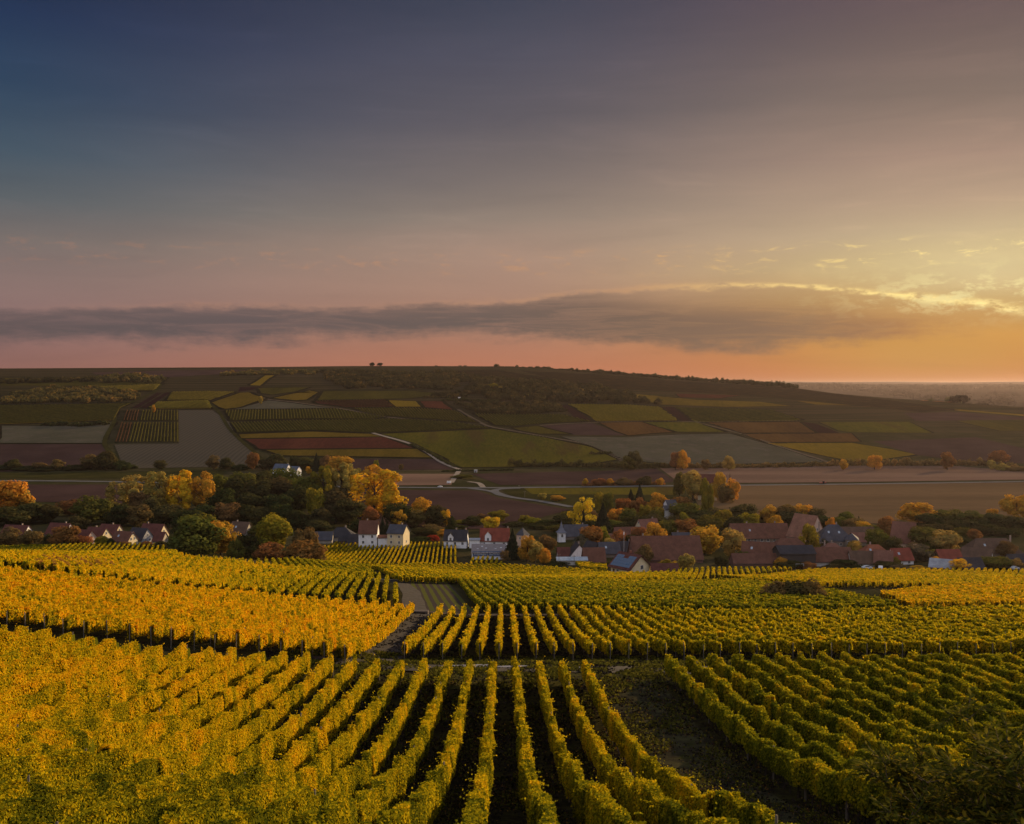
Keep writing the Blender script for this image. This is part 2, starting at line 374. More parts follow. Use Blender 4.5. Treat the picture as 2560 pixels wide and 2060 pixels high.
# ------------------------------------------------------------------ fields of valley and hill
M = {}
M['gold'] = soil('vineyard gold', (0.0748, 0.0510, 0.0078), (0.1320, 0.0833, 0.0130), 0.03, 0.55, None, (0.6, 0.07, 1))
M['olive'] = soil('vineyard olive', (0.0331, 0.0302, 0.0076), (0.0662, 0.0520, 0.0095), 0.03, 0.55, None, (0.6, 0.07, 1))
M['green'] = soil('vineyard green', (0.0441, 0.0457, 0.0079), (0.1050, 0.0815, 0.0106), 0.012, 0.55, (0.062, 0.037, 0.015), (0.6, 0.07, 1))
M['bright'] = soil('vineyard bright', (0.1193, 0.0796, 0.0098), (0.1909, 0.1153, 0.0122), 0.02, 0.55, None, (0.6, 0.07, 1))
M['rust'] = soil('vineyard rust', (0.0585, 0.0296, 0.0126), (0.1014, 0.0510, 0.0164), 0.03, 0.55, None, (0.6, 0.07, 1))
M['red'] = soil('vineyard red', (0.0540, 0.0173, 0.0130), (0.0918, 0.0292, 0.0173), 0.03, 0.55, None, (0.6, 0.07, 1))
M['plough'] = soil('ploughed soil', (0.0405, 0.0237, 0.0213), (0.0653, 0.0382, 0.0338), 0.02, 0.8)
M['maroon'] = soil('dark soil strip', (0.018, 0.008, 0.009), (0.028, 0.012, 0.012), 0.03, 0.8)
M['fallow'] = soil('fallow grey green', (0.0616, 0.0574, 0.0382), (0.0871, 0.0786, 0.0510), 0.02, 0.3, (0.099, 0.081, 0.062))
M['stubble'] = soil('stubble', (0.1240, 0.0744, 0.0527), (0.1938, 0.1178, 0.0806), 0.012, 0.6, None, (0.25, 1.6, 1))
M['tan'] = soil('tan meadow', (0.105, 0.066, 0.034), (0.160, 0.098, 0.050), 0.012, 0.5, None, (0.2, 1.4, 1))
M['grass'] = soil('meadow grass', (0.0240, 0.0240, 0.0072), (0.0456, 0.0408, 0.0120), 0.05, 0.9)
m, n = newmat('tilled stubble lines'); co = obco(n)     # curved drill lines
wv = n.n('ShaderNodeTexWave', wave_type='BANDS', bands_direction='X'); n.put(wv.inputs['Vector'], n.mapping(co, (1, 0.25, 1)))
for k_, v_ in (('Scale', 0.055), ('Distortion', 5.0), ('Detail', 2.0), ('Detail Scale', 0.35)): wv.inputs[k_].default_value = v_
colr = n.mix(wv.outputs[1], (0.062, 0.050, 0.037), (0.090, 0.074, 0.055)); colr = n.mix(n.m('MULTIPLY', n.noise(co, 0.6, 4), 0.5), colr, (0.056, 0.053, 0.034))
out(n, principled(n, colr, 0.95, spec=0.03)); M['drill'] = m
M['dark_slope'] = soil('dark upper slope', (0.0112, 0.0098, 0.0056), (0.0238, 0.0168, 0.0084), 0.02, 0.3, (.05, .028, .012))  # dark mottled patches along the upper slope
M['margin_shade'] = soil('dark field margin', (0.01, 0.01, 0.006), (0.02, 0.017, 0.009), 0.05, 0.9)  # dark grass strip round fields, row-end shade painted into its colour
F = [
 ('plough', [(228, 931), (440, 926), (700, 925), (690, 932), (500, 938), (420, 944), (240, 936)]),
 ('olive', [(0, 945), (120, 948), (240, 940), (420, 944), (405, 958), (240, 966), (0, 965)]),
 ('olive', [(235, 966), (404, 959), (388, 978), (320, 979), (240, 974)]),
 ('gold', [(0, 1013), (100, 1012), (200, 1010), (330, 1008), (300, 1020), (284, 1052), (0, 1062)]),
 ('fallow', [(0, 1064), (120, 1065), (284, 1055), (262, 1109), (0, 1109)]),
 ('plough', [(0, 1111), (264, 1111), (300, 1168), (0, 1180)]),
 ('drill', [(446, 1026), (530, 1026), (570, 1052), (600, 1100), (680, 1165), (310, 1172), (286, 1112), (447, 1110)]),
 ('maroon', [(393, 982), (406, 982), (345, 1020), (330, 1020)]),
 ('maroon', [(413, 982), (428, 981), (366, 1020), (350, 1020)]),
 ('gold', [(430, 980), (512, 978), (590, 980), (525, 1002), (415, 1002)]),
 ('gold', [(370, 1020), (395, 1005), (522, 1001), (532, 1022), (400, 1024)]),
 ('gold', [(524, 1007), (598, 982), (620, 981), (668, 996), (600, 1020), (560, 1024), (542, 1018)]),
 ('fallow', [(580, 1024), (672, 1001), (735, 1008), (800, 1017), (840, 1021)]),
 ('olive', [(560, 1027), (840, 1022), (900, 1032), (968, 1043), (930, 1048), (760, 1048), (576, 1053)]),
 ('olive', [(577, 1058), (760, 1051), (1000, 1048), (1130, 1055), (1228, 1070), (1100, 1077), (930, 1083), (780, 1077), (592, 1083)]),
 ('olive', [(880, 1021), (1024, 1020), (1140, 1027), (1200, 1058), (1024, 1045), (950, 1040), (900, 1029)]),
 ('red', [(780, 1004), (962, 999), (985, 1018), (870, 1019), (790, 1009)]),
 ('bright', [(962, 1000), (1043, 1003), (1058, 1018), (985, 1018)]),
 ('red', [(1045, 1003), (1103, 1003), (1140, 1026), (1060, 1019)]),
 ('gold', [(676, 996), (720, 986), (775, 976), (800, 981), (770, 1000), (740, 1002)]),
 ('bright', [(660, 939), (686, 938), (654, 965), (622, 964)]),
 ('maroon', [(600, 968), (650, 967), (660, 971), (595, 980)]),
 ('olive', [(640, 970), (780, 968), (740, 980), (680, 988), (650, 984)]),
 ('olive', [(805, 978), (1024, 977), (1130, 985), (1024, 997), (790, 1001)]),
 ('gold', [(592, 1086), (780, 1079), (930, 1085), (962, 1092), (600, 1097)]),
 ('red', [(606, 1098), (962, 1093), (1020, 1114), (1040, 1121), (650, 1124)]),
 ('gold', [(655, 1125), (1042, 1122), (1088, 1146), (700, 1140)]),
 ('plough', [(820, 1147), (1090, 1148), (1132, 1174), (820, 1176)]),
 ('green', [(946, 1085), (1230, 1073), (1350, 1091), (1480, 1118), (1548, 1150), (1500, 1158), (1290, 1168), (1160, 1170), (1028, 1108)]),
 ('green', [(1180, 1034), (1280, 1037), (1405, 1037), (1484, 1055), (1380, 1058), (1290, 1066), (1240, 1064)]),
 ('olive', [(1276, 1070), (1340, 1065), (1430, 1086), (1350, 1086), (1300, 1078)]),
 ('plough', [(1352, 1065), (1482, 1059), (1540, 1080), (1565, 1089), (1436, 1088)]),
 ('bright', [(1420, 1011), (1560, 1012), (1650, 1018), (1698, 1052), (1492, 1055)]),
 ('maroon', [(1402, 1013), (1418, 1013), (1486, 1055), (1450, 1057)]),
 ('rust', [(1494, 1057), (1600, 1055), (1690, 1080), (1570, 1090), (1540, 1080)]),
 ('green', [(1604, 1055), (1740, 1056), (1818, 1081), (1690, 1081)]),
 ('maroon', [(1654, 1018), (1684, 1018), (1727, 1053), (1703, 1053)]),
 ('green', [(1688, 1019), (1800, 1022), (1930, 1026), (2008, 1050), (1990, 1053), (1735, 1055)]),
 ('rust', [(1768, 1057), (2000, 1055), (2042, 1083), (1852, 1083)]),
 ('maroon', [(2002, 1055), (2040, 1060), (2098, 1083), (2044, 1083)]),
 ('rust', [(1854, 1085), (2128, 1084), (2150, 1105), (1915, 1107)]),
 ('bright', [(1918, 1109), (2130, 1108), (2230, 1124), (2292, 1137), (2150, 1157), (2068, 1142)]),
 ('fallow', [(1402, 1092), (1560, 1094), (1700, 1087), (1825, 1085), (1950, 1120), (2060, 1156), (1700, 1163), (1560, 1150), (1484, 1117)]),
 ('gold', [(1540, 981), (1640, 990), (1740, 1000), (1900, 1005), (1980, 1016), (1820, 1018), (1650, 1012), (1570, 992)]),
 ('red', [(1690, 985), (1850, 989), (1800, 996), (1700, 994)]),
 ('gold', [(1990, 1003), (2060, 1006), (2130, 1014), (2040, 1012)]),
 ('green', [(2048, 1056), (2272, 1055), (2330, 1083), (2132, 1082), (2098, 1078)]),
 ('olive', [(2390, 1053), (2560, 1047), (2560, 1078), (2500, 1078)]),
 ('plough', [(2182, 1104), (2440, 1094), (2560, 1122), (2560, 1160), (2420, 1155), (2290, 1138)]),
 ('bright', [(2386, 1023), (2560, 1037), (2560, 1041), (2386, 1027)]),
 ('plough', [(2260, 1033), (2400, 1031), (2560, 1044), (2560, 1050), (2390, 1052), (2290, 1053)]),
 ('dark_slope', [(1300, 927), (1500, 937), (1750, 957), (1950, 968), (2080, 983), (2230, 1002), (2400, 1026), (2300, 1031), (2000, 1001), (1800, 985), (1560, 974), (1400, 952)]),
 ('dark_slope', [(1000, 930), (1240, 925), (1400, 950), (1200, 945)]),
 # valley floor
 ('grass', [(-60, 1184), (560, 1176), (560, 1192), (300, 1197), (-60, 1196)]),
 ('plough', [(-60, 1212), (330, 1212), (330, 1262), (-60, 1250)]),
 ('stubble', [(860, 1185), (1142, 1185), (1128, 1213), (860, 1215)]),
 ('plough', [(1178, 1185), (1500, 1178), (1640, 1172), (1690, 1205), (1600, 1211), (1250, 1213)]),
 ('stubble', [(1650, 1171), (2100, 1164), (2400, 1166), (2600, 1182), (2600, 1199), (2100, 1206), (1700, 1209)]),
 ('plough', [(860, 1225), (1190, 1227), (1250, 1246), (1425, 1275), (1330, 1300), (1240, 1325), (900, 1315)]),
 ('green', [(1310, 1221), (1690, 1219), (1690, 1238), (1330, 1236)]),
 ('grass', [(1255, 1226), (1310, 1222), (1330, 1236), (1690, 1240), (1680, 1290), (1450, 1270), (1330, 1248), (1272, 1238)]),
 ('tan', [(1720, 1216), (2100, 1212), (2700, 1205), (2700, 1300), (2200, 1310), (1760, 1290)]),
]
for k_, px in F: field({'gold': 'hill_vineyard', 'olive': 'hill_vineyard', 'green': 'hill_vineyard', 'bright': 'hill_vineyard', 'rust': 'hill_vineyard', 'red': 'hill_vineyard', 'grass': 'meadow', 'tan': 'meadow', 'fallow': 'fallow_field', 'drill': 'stubble_field', 'stubble': 'stubble_field'}.get(k_, 'ploughed_field'), px, M[k_])  # dark upper slope patches take the ploughed_field name too
for k_, px in F:
    if k_ in ('gold', 'olive', 'green', 'bright', 'rust', 'red', 'fallow') and at(*px[0]).y > 1000:
        P = [at(*p) for p in densify(px)]; P.append(P[0]); ribbon('field_margin_shade', P, 4.5 if P[0].y < 1500 else 6.5, M['margin_shade'], 0.5)
# roads and tracks
M['asph'] = soil('asphalt', (0.115, 0.11, 0.11), (0.15, 0.145, 0.14), 0.1, 2.0)
M['path'] = soil('gravel path', (0.2280, 0.1800, 0.1380), (0.3240, 0.2640, 0.2040), 0.2, 2.5)
M['dirt'] = soil('dirt track', (0.0780, 0.0576, 0.0408), (0.1260, 0.0960, 0.0672), 0.15, 2.0)
def rpx(name, pts, w, mat, lift=0.34):
    P = [at(*p) for p in pts]
    return ribbon(name, P, w, mat, lift if P[0].y > 1100 else lift*0.7)
rpx('country_road', [(-40, 1202), (150, 1203), (350, 1206), (700, 1214), (1000, 1219), (1190, 1220), (1350, 1219), (1690, 1215), (2100, 1211), (2600, 1204)], 8.5, M['asph'], 0.42)
rpx('village_road', [(1175, 1221), (1225, 1228), (1275, 1243), (1340, 1252), (1430, 1268)], 7, M['asph'], 0.46)
rpx('village_road', [(1300, 1221), (1262, 1222), (1236, 1227), (1246, 1236), (1275, 1243)], 7, M['asph'], 0.50)
rpx('gravel_path', [(932, 1083), (1030, 1112), (1088, 1146), (1148, 1177), (1140, 1190), (1128, 1208)], 5, M['path'], 0.55)
rpx('gravel_path', [(640, 1173), (860, 1178), (1060, 1177), (1148, 1178), (1300, 1175)], 3.5, M['dirt'], 0.50)
rpx('gravel_path', [(1170, 1205), (1195, 1208), (1208, 1219)], 5, M['path'], 0.58)
rpx('dirt_track', [(660, 995), (672, 999), (735, 1006), (850, 1022), (905, 1032), (975, 1044), (1010, 1047)], 5, M['dirt'], 0.5)
rpx('dirt_track', [(1145, 1024), (1180, 1045), (1225, 1067), (1262, 1074), (1350, 1090), (1470, 1112), (1555, 1152)], 5, M['dirt'], 0.5)
rpx('dirt_track', [(1740, 1055), (1850, 1084), (1950, 1117), (2080, 1160)], 5, M['dirt'], 0.5)
rpx('dirt_track', [(1350, 1064), (1484, 1057), (1700, 1054), (2000, 1053)], 4, M['dirt'], 0.5)
rpx('dirt_track', [(404, 960), (385, 980), (300, 1020), (285, 1055), (262, 1110), (305, 1165)], 6, M['grass'], 0.6)
rpx('dirt_track', [(512, 1003), (545, 1028), (580, 1080), (640, 1135), (690, 1172)], 5, M['grass'], 0.6)
def wr(name, pts, w, mat, lift=0.05): return ribbon(name, pts, w, mat, lift)
m, n = newmat('muddy track'); co = obco(n)
f = n.noise(co, 1.6, 6, 0.7); colr = n.mix(n.step(f, 0.4, 0.6), (0.012, 0.010, 0.009), (0.036, 0.028, 0.024))
out(n, principled(n, colr, n.step(n.noise(co, 0.5, 3), 0.45, 0.6, 0.75, 0.95), spec=0.2)); M['mud'] = m
wr('muddy_track', [(-22, 90), (-10, 90.3), (0, 90), (14, 89), (30, 88.5), (50, 89), (80, 92)], 5.2, M['mud'], 0.05)
wr('gravel_road', [(-18, 172), (0, 168), (20, 167.5), (50, 168), (100, 170), (160, 175)], 4.5, M['dirt'], 0.06)
wr('gravel_path', [(-150, 262), (-80, 262), (-55, 263), (-34, 275), (-20, 296), (10, 302), (45, 300), (80, 296)], 3.4, M['path'], 0.07)
wr('dirt_track', [(-14, 92), (-14.3, 110), (-15, 140), (-16.5, 165), (-19, 185), (-24, 225), (-33, 272)], 4.4, M['mud'], 0.06)
# puddles on the muddy track
m, n = newmat('puddle water'); out(n, principled(n, (0.30, 0.28, 0.27), 0.05, spec=1.0)); M['water'] = m  # milky water, bright sky reflection partly put into the pale base colour
def puddle(cx, cy, a, b, seed):
    rnd = random.Random(seed); N = 36; ph = [rnd.uniform(0, 6.28) for _ in range(4)]
    P = []
    for i in range(N):
        t = i/N*2*math.pi; r = 1+0.25*math.sin(2*t+ph[0])+0.18*math.sin(3*t+ph[1])+0.1*math.sin(5*t+ph[2])
        P.append((cx+a*r*math.cos(t), cy+b*r*math.sin(t)))
    z = max(h1(x, y) for x, y in P)+0.07
    V = [(x, y, z) for x, y in P]+[(cx, cy, z)]
    Q = np.array([[i, (i+1) % N, N] for i in range(N)])
    tag(link('puddle', mk('puddle', np.array(V), Q), M['water']), kind='structure')
for i, p in enumerate([(-4.2, 91.0, 2.6, 0.35), (-0.4, 90.8, 1.6, 0.3), (6.2, 90.0, 0.9, 0.2), (13.0, 89.2, 0.8, 0.18), (20, 89, 1.1, 0.2)]): puddle(*p, i)
# fallow strips beside the far path, with bands of grass
m, n = newmat('fallow vineyard strips'); co = obco(n)
wv = n.n('ShaderNodeTexWave', wave_type='BANDS', bands_direction='X'); n.put(wv.inputs['Vector'], n.mapping(co, (1, 1, 1), (0, 0, R(-7))))
for k_, v_ in (('Scale', 0.16), ('Distortion', 0.8), ('Detail', 3.0), ('Detail Scale', 0.4)): wv.inputs[k_].default_value = v_
colr = n.mix(n.step(wv.outputs[1], 0.35, 0.65), (0.055, 0.043, 0.036), (0.085, 0.088, 0.020)); colr = n.mix(n.m('MULTIPLY', n.step(n.noise(co, 2.0, 5), 0.5, 0.65), 0.5), colr, (0.07, 0.055, 0.04))
out(n, principled(n, colr, 0.95, spec=0.03)); M['strips'] = m
drape('fallow_field', [(-17, 174), (-6.5, 173.5), (-12, 225), (-19.5, 290), (-32, 274), (-23, 222)], M['strips'], 0.05, 3)
drape('grass_verge', [(-12.4, 91.5), (14, 91), (14, 101), (60, 101), (60, 103.6), (-12, 103.6)], M['grass'], 0.03, 3)
m = soil('weedy grass strip', (0.0281, 0.0211, 0.0140), (0.0936, 0.0842, 0.0211), 0.25, 2.0, (0.075, 0.065, 0.014)); M['weed'] = m
drape('grass_verge', [(-6, 78.5), (16, 81), (16, 86.4), (-6, 87.2)], m, 0.035, 3)
drape('grass_strip', [(7.6, 20), (12.8, 20), (12.8, 82), (7.6, 82)], soil('trodden dark grass', (0.0240, 0.0192, 0.0140), (0.0660, 0.0576, 0.0252), 0.3, 1.5, (0.034, 0.034, 0.008)), 0.03, 3)
# ------------------------------------------------------------------ vineyards
RNG = np.random.default_rng(11)
def kites(P, N, s, rng=RNG):
    """leaf shaped quads centred on P, facing N, of size s"""
    n = len(P); N = N/np.linalg.norm(N, axis=1)[:, None]
    r = rng.normal(size=(n, 3)); T = np.cross(N, r); T /= np.linalg.norm(T, axis=1)[:, None]; B = np.cross(N, T)
    s = s[:, None]; sag = -N*s*0.12
    V = np.stack([P+T*s*0.6+sag, P+B*s*0.46, P-T*s*0.42+sag, P-B*s*0.46], 1).reshape(-1, 3)
    return V, np.arange(4*n).reshape(n, 4)
def row_arrays(p0, p1, leaf, cover, H=1.95, low=0.65, hw=0.30, shoots=0.05, vine=1.15, bias=0.0, rng=RNG):
    p0 = np.array(p0); p1 = np.array(p1); L = np.hypot(*(p1-p0)); d = (p1-p0)/L; nn = np.array([-d[1], d[0]])
    per = 2*(H-low)+2*hw; nl = int(L*per*cover/(0.47*leaf*leaf))+4
    nv = int(L/vine)+3; hv = H*(1+rng.normal(0, 0.085, nv)); wv = hw*(1+rng.normal(0, 0.28, nv)); tv = rng.normal(0, 0.15, nv)
    ov = rng.normal(0, 0.06, nv); lv = low+rng.normal(0, 0.12, nv); kn = np.arange(nv)*vine
    t = rng.uniform(0, L, nl)
    bump = 0.75+0.25*np.abs(np.cos((t/vine)*math.pi+rng.normal(0, 0.5, nl)))
    h = np.interp(t, kn, hv)*(0.93+0.07*bump); w_ = np.interp(t, kn, wv)*bump; lo = np.interp(t, kn, lv); o = np.interp(t, kn, ov)
    u = rng.uniform(0, 1, nl); side = rng.choice([-1, 1], nl); topf = u < 0.26
    zz = lo+(h-lo)*rng.uniform(0, 1, nl)**0.85
    prof_ = np.sqrt(np.clip(1-((zz-lo-(h-lo)*0.5)/((h-lo)*0.58))**2, 0.05, 1))
    x = np.where(topf, w_*rng.uniform(-0.8, 0.8, nl), side*w_*prof_*(0.75+0.35*rng.uniform(0, 1, nl)))+o
    zz = np.where(topf, h*(0.97+0.05*rng.uniform(-1, 1, nl)), zz)
    N = np.stack([np.where(topf, rng.normal(0, .6, nl), side*1.0), rng.normal(0, 0.55, nl), np.where(topf, 1.0, 0.35)+rng.normal(0, 0.4, nl)], 1)
    s = leaf*rng.uniform(0.75, 1.3, nl); tint = np.interp(t, kn, tv)+rng.uniform(0, 1, nl)*0.62+0.19+bias+0.10*(zz/H-0.6)
    if shoots:                                        # canes standing up out of the hedge
        ns = int(L*shoots*12); ts = rng.uniform(0, L, ns); hs = rng.uniform(0.08, 0.45, ns)*rng.choice([0.6, 1.0, 1.35], ns); m_ = 4
        tt = np.repeat(ts, m_)+rng.normal(0, 0.05, ns*m_); lean = np.repeat(rng.normal(0, 0.2, ns), m_)
        f = np.tile(np.linspace(0.1, 1, m_), ns); hz = np.interp(tt, kn, hv)+np.repeat(hs, m_)*f
        xs = np.repeat(rng.normal(0, 0.12, ns), m_)+lean*f
        t = np.concatenate([t, tt]); x = np.concatenate([x, xs]); zz = np.concatenate([zz, hz])
        N = np.concatenate([N, rng.normal(size=(ns*m_, 3))]); s = np.concatenate([s, np.full(ns*m_, leaf*0.8)]); tint = np.concatenate([tint, rng.uniform(0.35, 0.8, ns*m_)+bias])
    if shoots and leaf < 0.3:                         # canes hanging out to the side
        ns = int(L*shoots*10); m_ = 6; ts = rng.uniform(0, L, ns); f = np.tile(np.linspace(0.2, 1, m_), ns); sg = np.repeat(rng.choice([-1, 1], ns), m_); ln = np.repeat(rng.uniform(.08, .32, ns), m_)
        tt = np.repeat(ts, m_)+np.repeat(rng.normal(0, .25, ns), m_)*f; zs = np.repeat(rng.uniform(0.75, 1.0, ns), m_)*np.interp(tt, kn, hv)-0.35*ln*f**2+0.1*f
        t = np.concatenate([t, tt]); x = np.concatenate([x, sg*(np.interp(tt, kn, wv)*0.9+ln*f)]); zz = np.concatenate([zz, zs])
        N = np.concatenate([N, rng.normal(size=(ns*m_, 3))]); s = np.concatenate([s, np.full(ns*m_, leaf*0.85)]); tint = np.concatenate([tint, rng.uniform(0.35, 0.8, ns*m_)+bias])
    c = p0+d*t[:, None]+nn*x[:, None]
    kt = np.arange(0, L+1.0, 1.0); kc = p0+d*kt[:, None]; gz = np.interp(t, kt, hgt(kc[:, 0], kc[:, 1]))
    P = np.column_stack([c, gz+zz])
    Nw = np.column_stack([N[:, :1]*nn+N[:, 1:2]*d, N[:, 2]])
    V, Q = kites(P, Nw, s, rng); T = np.repeat(tint, 4)
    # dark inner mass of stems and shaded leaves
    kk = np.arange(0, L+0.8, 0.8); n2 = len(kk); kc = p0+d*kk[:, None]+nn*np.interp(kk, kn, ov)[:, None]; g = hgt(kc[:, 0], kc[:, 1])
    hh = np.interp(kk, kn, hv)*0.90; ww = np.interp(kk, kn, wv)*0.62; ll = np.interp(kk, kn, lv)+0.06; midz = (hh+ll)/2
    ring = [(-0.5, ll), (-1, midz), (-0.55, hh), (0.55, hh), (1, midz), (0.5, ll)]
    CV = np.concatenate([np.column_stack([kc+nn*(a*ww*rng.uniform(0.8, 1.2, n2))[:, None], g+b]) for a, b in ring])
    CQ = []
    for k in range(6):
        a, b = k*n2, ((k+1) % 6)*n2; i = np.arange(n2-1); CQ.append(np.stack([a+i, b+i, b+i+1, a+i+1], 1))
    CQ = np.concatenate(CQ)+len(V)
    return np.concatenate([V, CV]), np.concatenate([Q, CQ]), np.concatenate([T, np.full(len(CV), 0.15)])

def G(*c): return lin(c)
LEAF = {
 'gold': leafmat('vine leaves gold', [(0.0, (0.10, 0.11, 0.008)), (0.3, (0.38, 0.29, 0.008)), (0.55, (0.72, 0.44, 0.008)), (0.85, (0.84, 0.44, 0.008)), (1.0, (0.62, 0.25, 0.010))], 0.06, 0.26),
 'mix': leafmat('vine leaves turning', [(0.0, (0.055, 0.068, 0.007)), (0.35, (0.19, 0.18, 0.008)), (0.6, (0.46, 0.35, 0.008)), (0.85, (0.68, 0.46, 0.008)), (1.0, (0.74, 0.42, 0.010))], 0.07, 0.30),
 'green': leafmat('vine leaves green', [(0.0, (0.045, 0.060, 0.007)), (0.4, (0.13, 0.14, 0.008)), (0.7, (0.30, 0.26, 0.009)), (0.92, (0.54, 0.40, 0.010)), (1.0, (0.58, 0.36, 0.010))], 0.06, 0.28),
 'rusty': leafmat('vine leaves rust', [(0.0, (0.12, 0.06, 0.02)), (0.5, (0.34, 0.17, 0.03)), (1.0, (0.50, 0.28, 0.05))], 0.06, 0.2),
}
WOOD = paint('weathered vine post', (0.16, 0.13, 0.10), 0.9, 0.4, 2.0)
BARK = paint('dark vine bark', (0.045, 0.033, 0.026), 0.95, 0.4, 4.0)
def tube_mesh(name, pts, rad, k=5):
    V, Q = [], []
    for j, (p, r) in enumerate(zip(pts, rad)):
        for i in range(k):
            a = 2*math.pi*i/k; V.append((p[0]+r*math.cos(a), p[1]+r*math.sin(a), p[2]))
    for j in range(len(pts)-1):
        for i in range(k): Q.append((j*k+i, j*k+(i+1) % k, (j+1)*k+(i+1) % k, (j+1)*k+i))
    Q.append(tuple((len(pts)-1)*k+i for i in (0, 1, 2, 3)) if k == 4 else (len(V)-k, len(V)-k+1, len(V)-k+2, len(V)-k+3))
    return mk(name, V, Q)
POST = tube_mesh('post', [(0, 0, -0.2), (0, 0, 1.0), (0.01, 0, 1.92)], [0.05, 0.045, 0.04]); POST.materials.append(WOOD)
ENDP = tube_mesh('end_post', [(0, 0, -0.2), (0, 0.02, 1.0), (0, 0.05, 1.95)], [0.048, 0.045, 0.042]); ENDP.materials.append(WOOD)
TRK = []
for sd_ in range(4):
    r_ = random.Random(sd_); q = [(r_.uniform(-.05, .05)*i, r_.uniform(-.05, .05)*i, z) for i, z in enumerate((-0.1, 0.2, 0.45, 0.7, 1.0))]
    t_ = tube_mesh('vine_trunk', q, [0.045, 0.035, 0.032, 0.028, 0.02]); t_.materials.append(BARK); TRK.append(t_)
ORD = 'first second third fourth fifth sixth seventh eighth ninth tenth eleventh twelfth thirteenth fourteenth fifteenth sixteenth seventeenth eighteenth nineteenth twentieth'.split()
def inst(name, data, parent, x, y, z, rz=0.0, sc=1.0):
    o = bpy.data.objects.new(name, data); COL.objects.link(o); o.parent = parent; o.location = (x, y, z); o.rotation_euler = (0, 0, rz); o.scale = (sc, sc, sc); return o
NR = [0]; REST = []
def clipseg(poly, o, d):
    """intervals of the line o + t d inside a polygon"""
    ts = []
    for i in range(len(poly)):
        a = np.array(poly[i][:2], float)-o; b = np.array(poly[(i+1) % len(poly)][:2], float)-o; e = b-a
        den = d[0]*e[1]-d[1]*e[0]
        if abs(den) < 1e-9: continue
        t = (a[0]*e[1]-a[1]*e[0])/den; u = (a[0]*d[1]-a[1]*d[0])/den
        if 0 <= u < 1: ts.append(t)
    ts.sort(); return [(ts[i], ts[i+1]) for i in range(0, len(ts)-1, 2)]
def vineyard(poly, ang, spacing, mat, group, lab, near=False, leafk=0.0022, lmin=0.105, lmax=0.45, cover=1.5, start=0.0, ordfrom=None, parts=None, maxu=0.57, anchor=None, bias=None, stuff=None, **kw):
    """rows across a polygon; ang is the row direction in degrees left of straight ahead"""
    d = np.array([-math.sin(R(ang)), math.cos(R(ang))]); nn = np.array([d[1], -d[0]])       # nn points right
    A = np.array(anchor if anchor is not None else poly[0][:2], float)
    offs = [(np.array(p[:2])-A).dot(nn) for p in poly]; k0, k1 = math.ceil((min(offs)-start)/spacing), math.floor((max(offs)-start)/spacing)
    rows = []
    for k in range(k0, k1+1):
        o = A+nn*(start+k*spacing+RNG.normal(0, 0.04))
        for a, b in clipseg(poly, o, d):
            p, q = o+d*a, o+d*b
            m_ = np.linspace(0, 1, 60); X = p[0]+(q[0]-p[0])*m_; Y = p[1]+(q[1]-p[1])*m_
            vis = np.abs(X) < maxu*np.maximum(Y, 1)+4
            if vis.sum() < 2: continue
            i0, i1 = np.argmax(vis), len(vis)-1-np.argmax(vis[::-1])
            p2, q2 = p+(q-p)*m_[i0], p+(q-p)*m_[i1]
            if np.hypot(*(q2-p2)) > 3: rows.append((k, p2, q2, i0 == 0, i1 == 59))
    if ordfrom == 'left': rows.sort(key=lambda r: r[0])
    elif ordfrom == 'right': rows.sort(key=lambda r: -r[0])
    for j, (k, p, q, e0, e1) in enumerate(rows):
        # cut a long row into stretches so that the leaves get larger with distance only where they are far
        VV, QQ, TT = [], [], []; L = np.hypot(*(q-p)); nseg = max(1, int(L/16)); base = 0
        for i in range(nseg):
            a, b = p+(q-p)*i/nseg, p+(q-p)*(i+1)/nseg; D = np.hypot(*((a+b)/2))
            leaf = min(lmax, max(lmin, leafk*D))
            V, Q, T = row_arrays(a, b, leaf, cover, bias=(bias(*((a+b)/2)) if bias else 0.0), **kw); VV.append(V); QQ.append(Q+base); TT.append(T); base += len(V)
        o3 = np.array([p[0], p[1], h1(*p)]); V = np.concatenate(VV)-o3
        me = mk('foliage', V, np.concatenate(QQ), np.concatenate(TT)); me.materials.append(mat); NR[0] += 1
        lb = None
        if ordfrom and j < 20: lb = lab[0].format(ORD[j])
        else: lb = lab[1]
        det = parts(p, q) if parts else 0
        if stuff is not None:
            stuff.append((V+o3, np.concatenate(QQ), np.concatenate(TT), mat)); bpy.data.meshes.remove(me); continue
        if not near:
            ob = bpy.data.objects.new('vine_row', me); COL.objects.link(ob); ob.location = o3; tag(ob, lb, 'vine row', group); continue
        root = empty('vine_row', o3, 0, lb, 'vine row', group)
        ob = bpy.data.objects.new('foliage', me); COL.objects.link(ob); ob.parent = root
        dd = (q-p)/L
        def put(name, data, t, rz=0, sc=1.0):
            c_ = p+dd*t; inst(name, data, root, c_[0]-o3[0], c_[1]-o3[1], h1(*c_)-o3[2], rz, sc)
        if e0: put('end_post', ENDP, -0.15+RNG.uniform(-.3, .2), RNG.uniform(0, 6.28), RNG.uniform(.86, 1.05))
        if e1: put('end_post', ENDP, L+0.15+RNG.uniform(-.3, .3), RNG.uniform(0, 6.28), RNG.uniform(.86, 1.05))
        if det >= 1:
            for t in np.arange(5, L-2, 5.5)[:40]: put('post', POST, t)
        if det >= 2:
            for i, t in enumerate(np.arange(0.6, min(L, 1e9)-0.4, 1.15)[:98 if det == 2 else 14]): put('vine_trunk', TRK[i % 4], t, RNG.uniform(0, 6), RNG.uniform(0.9, 1.1))
    return rows
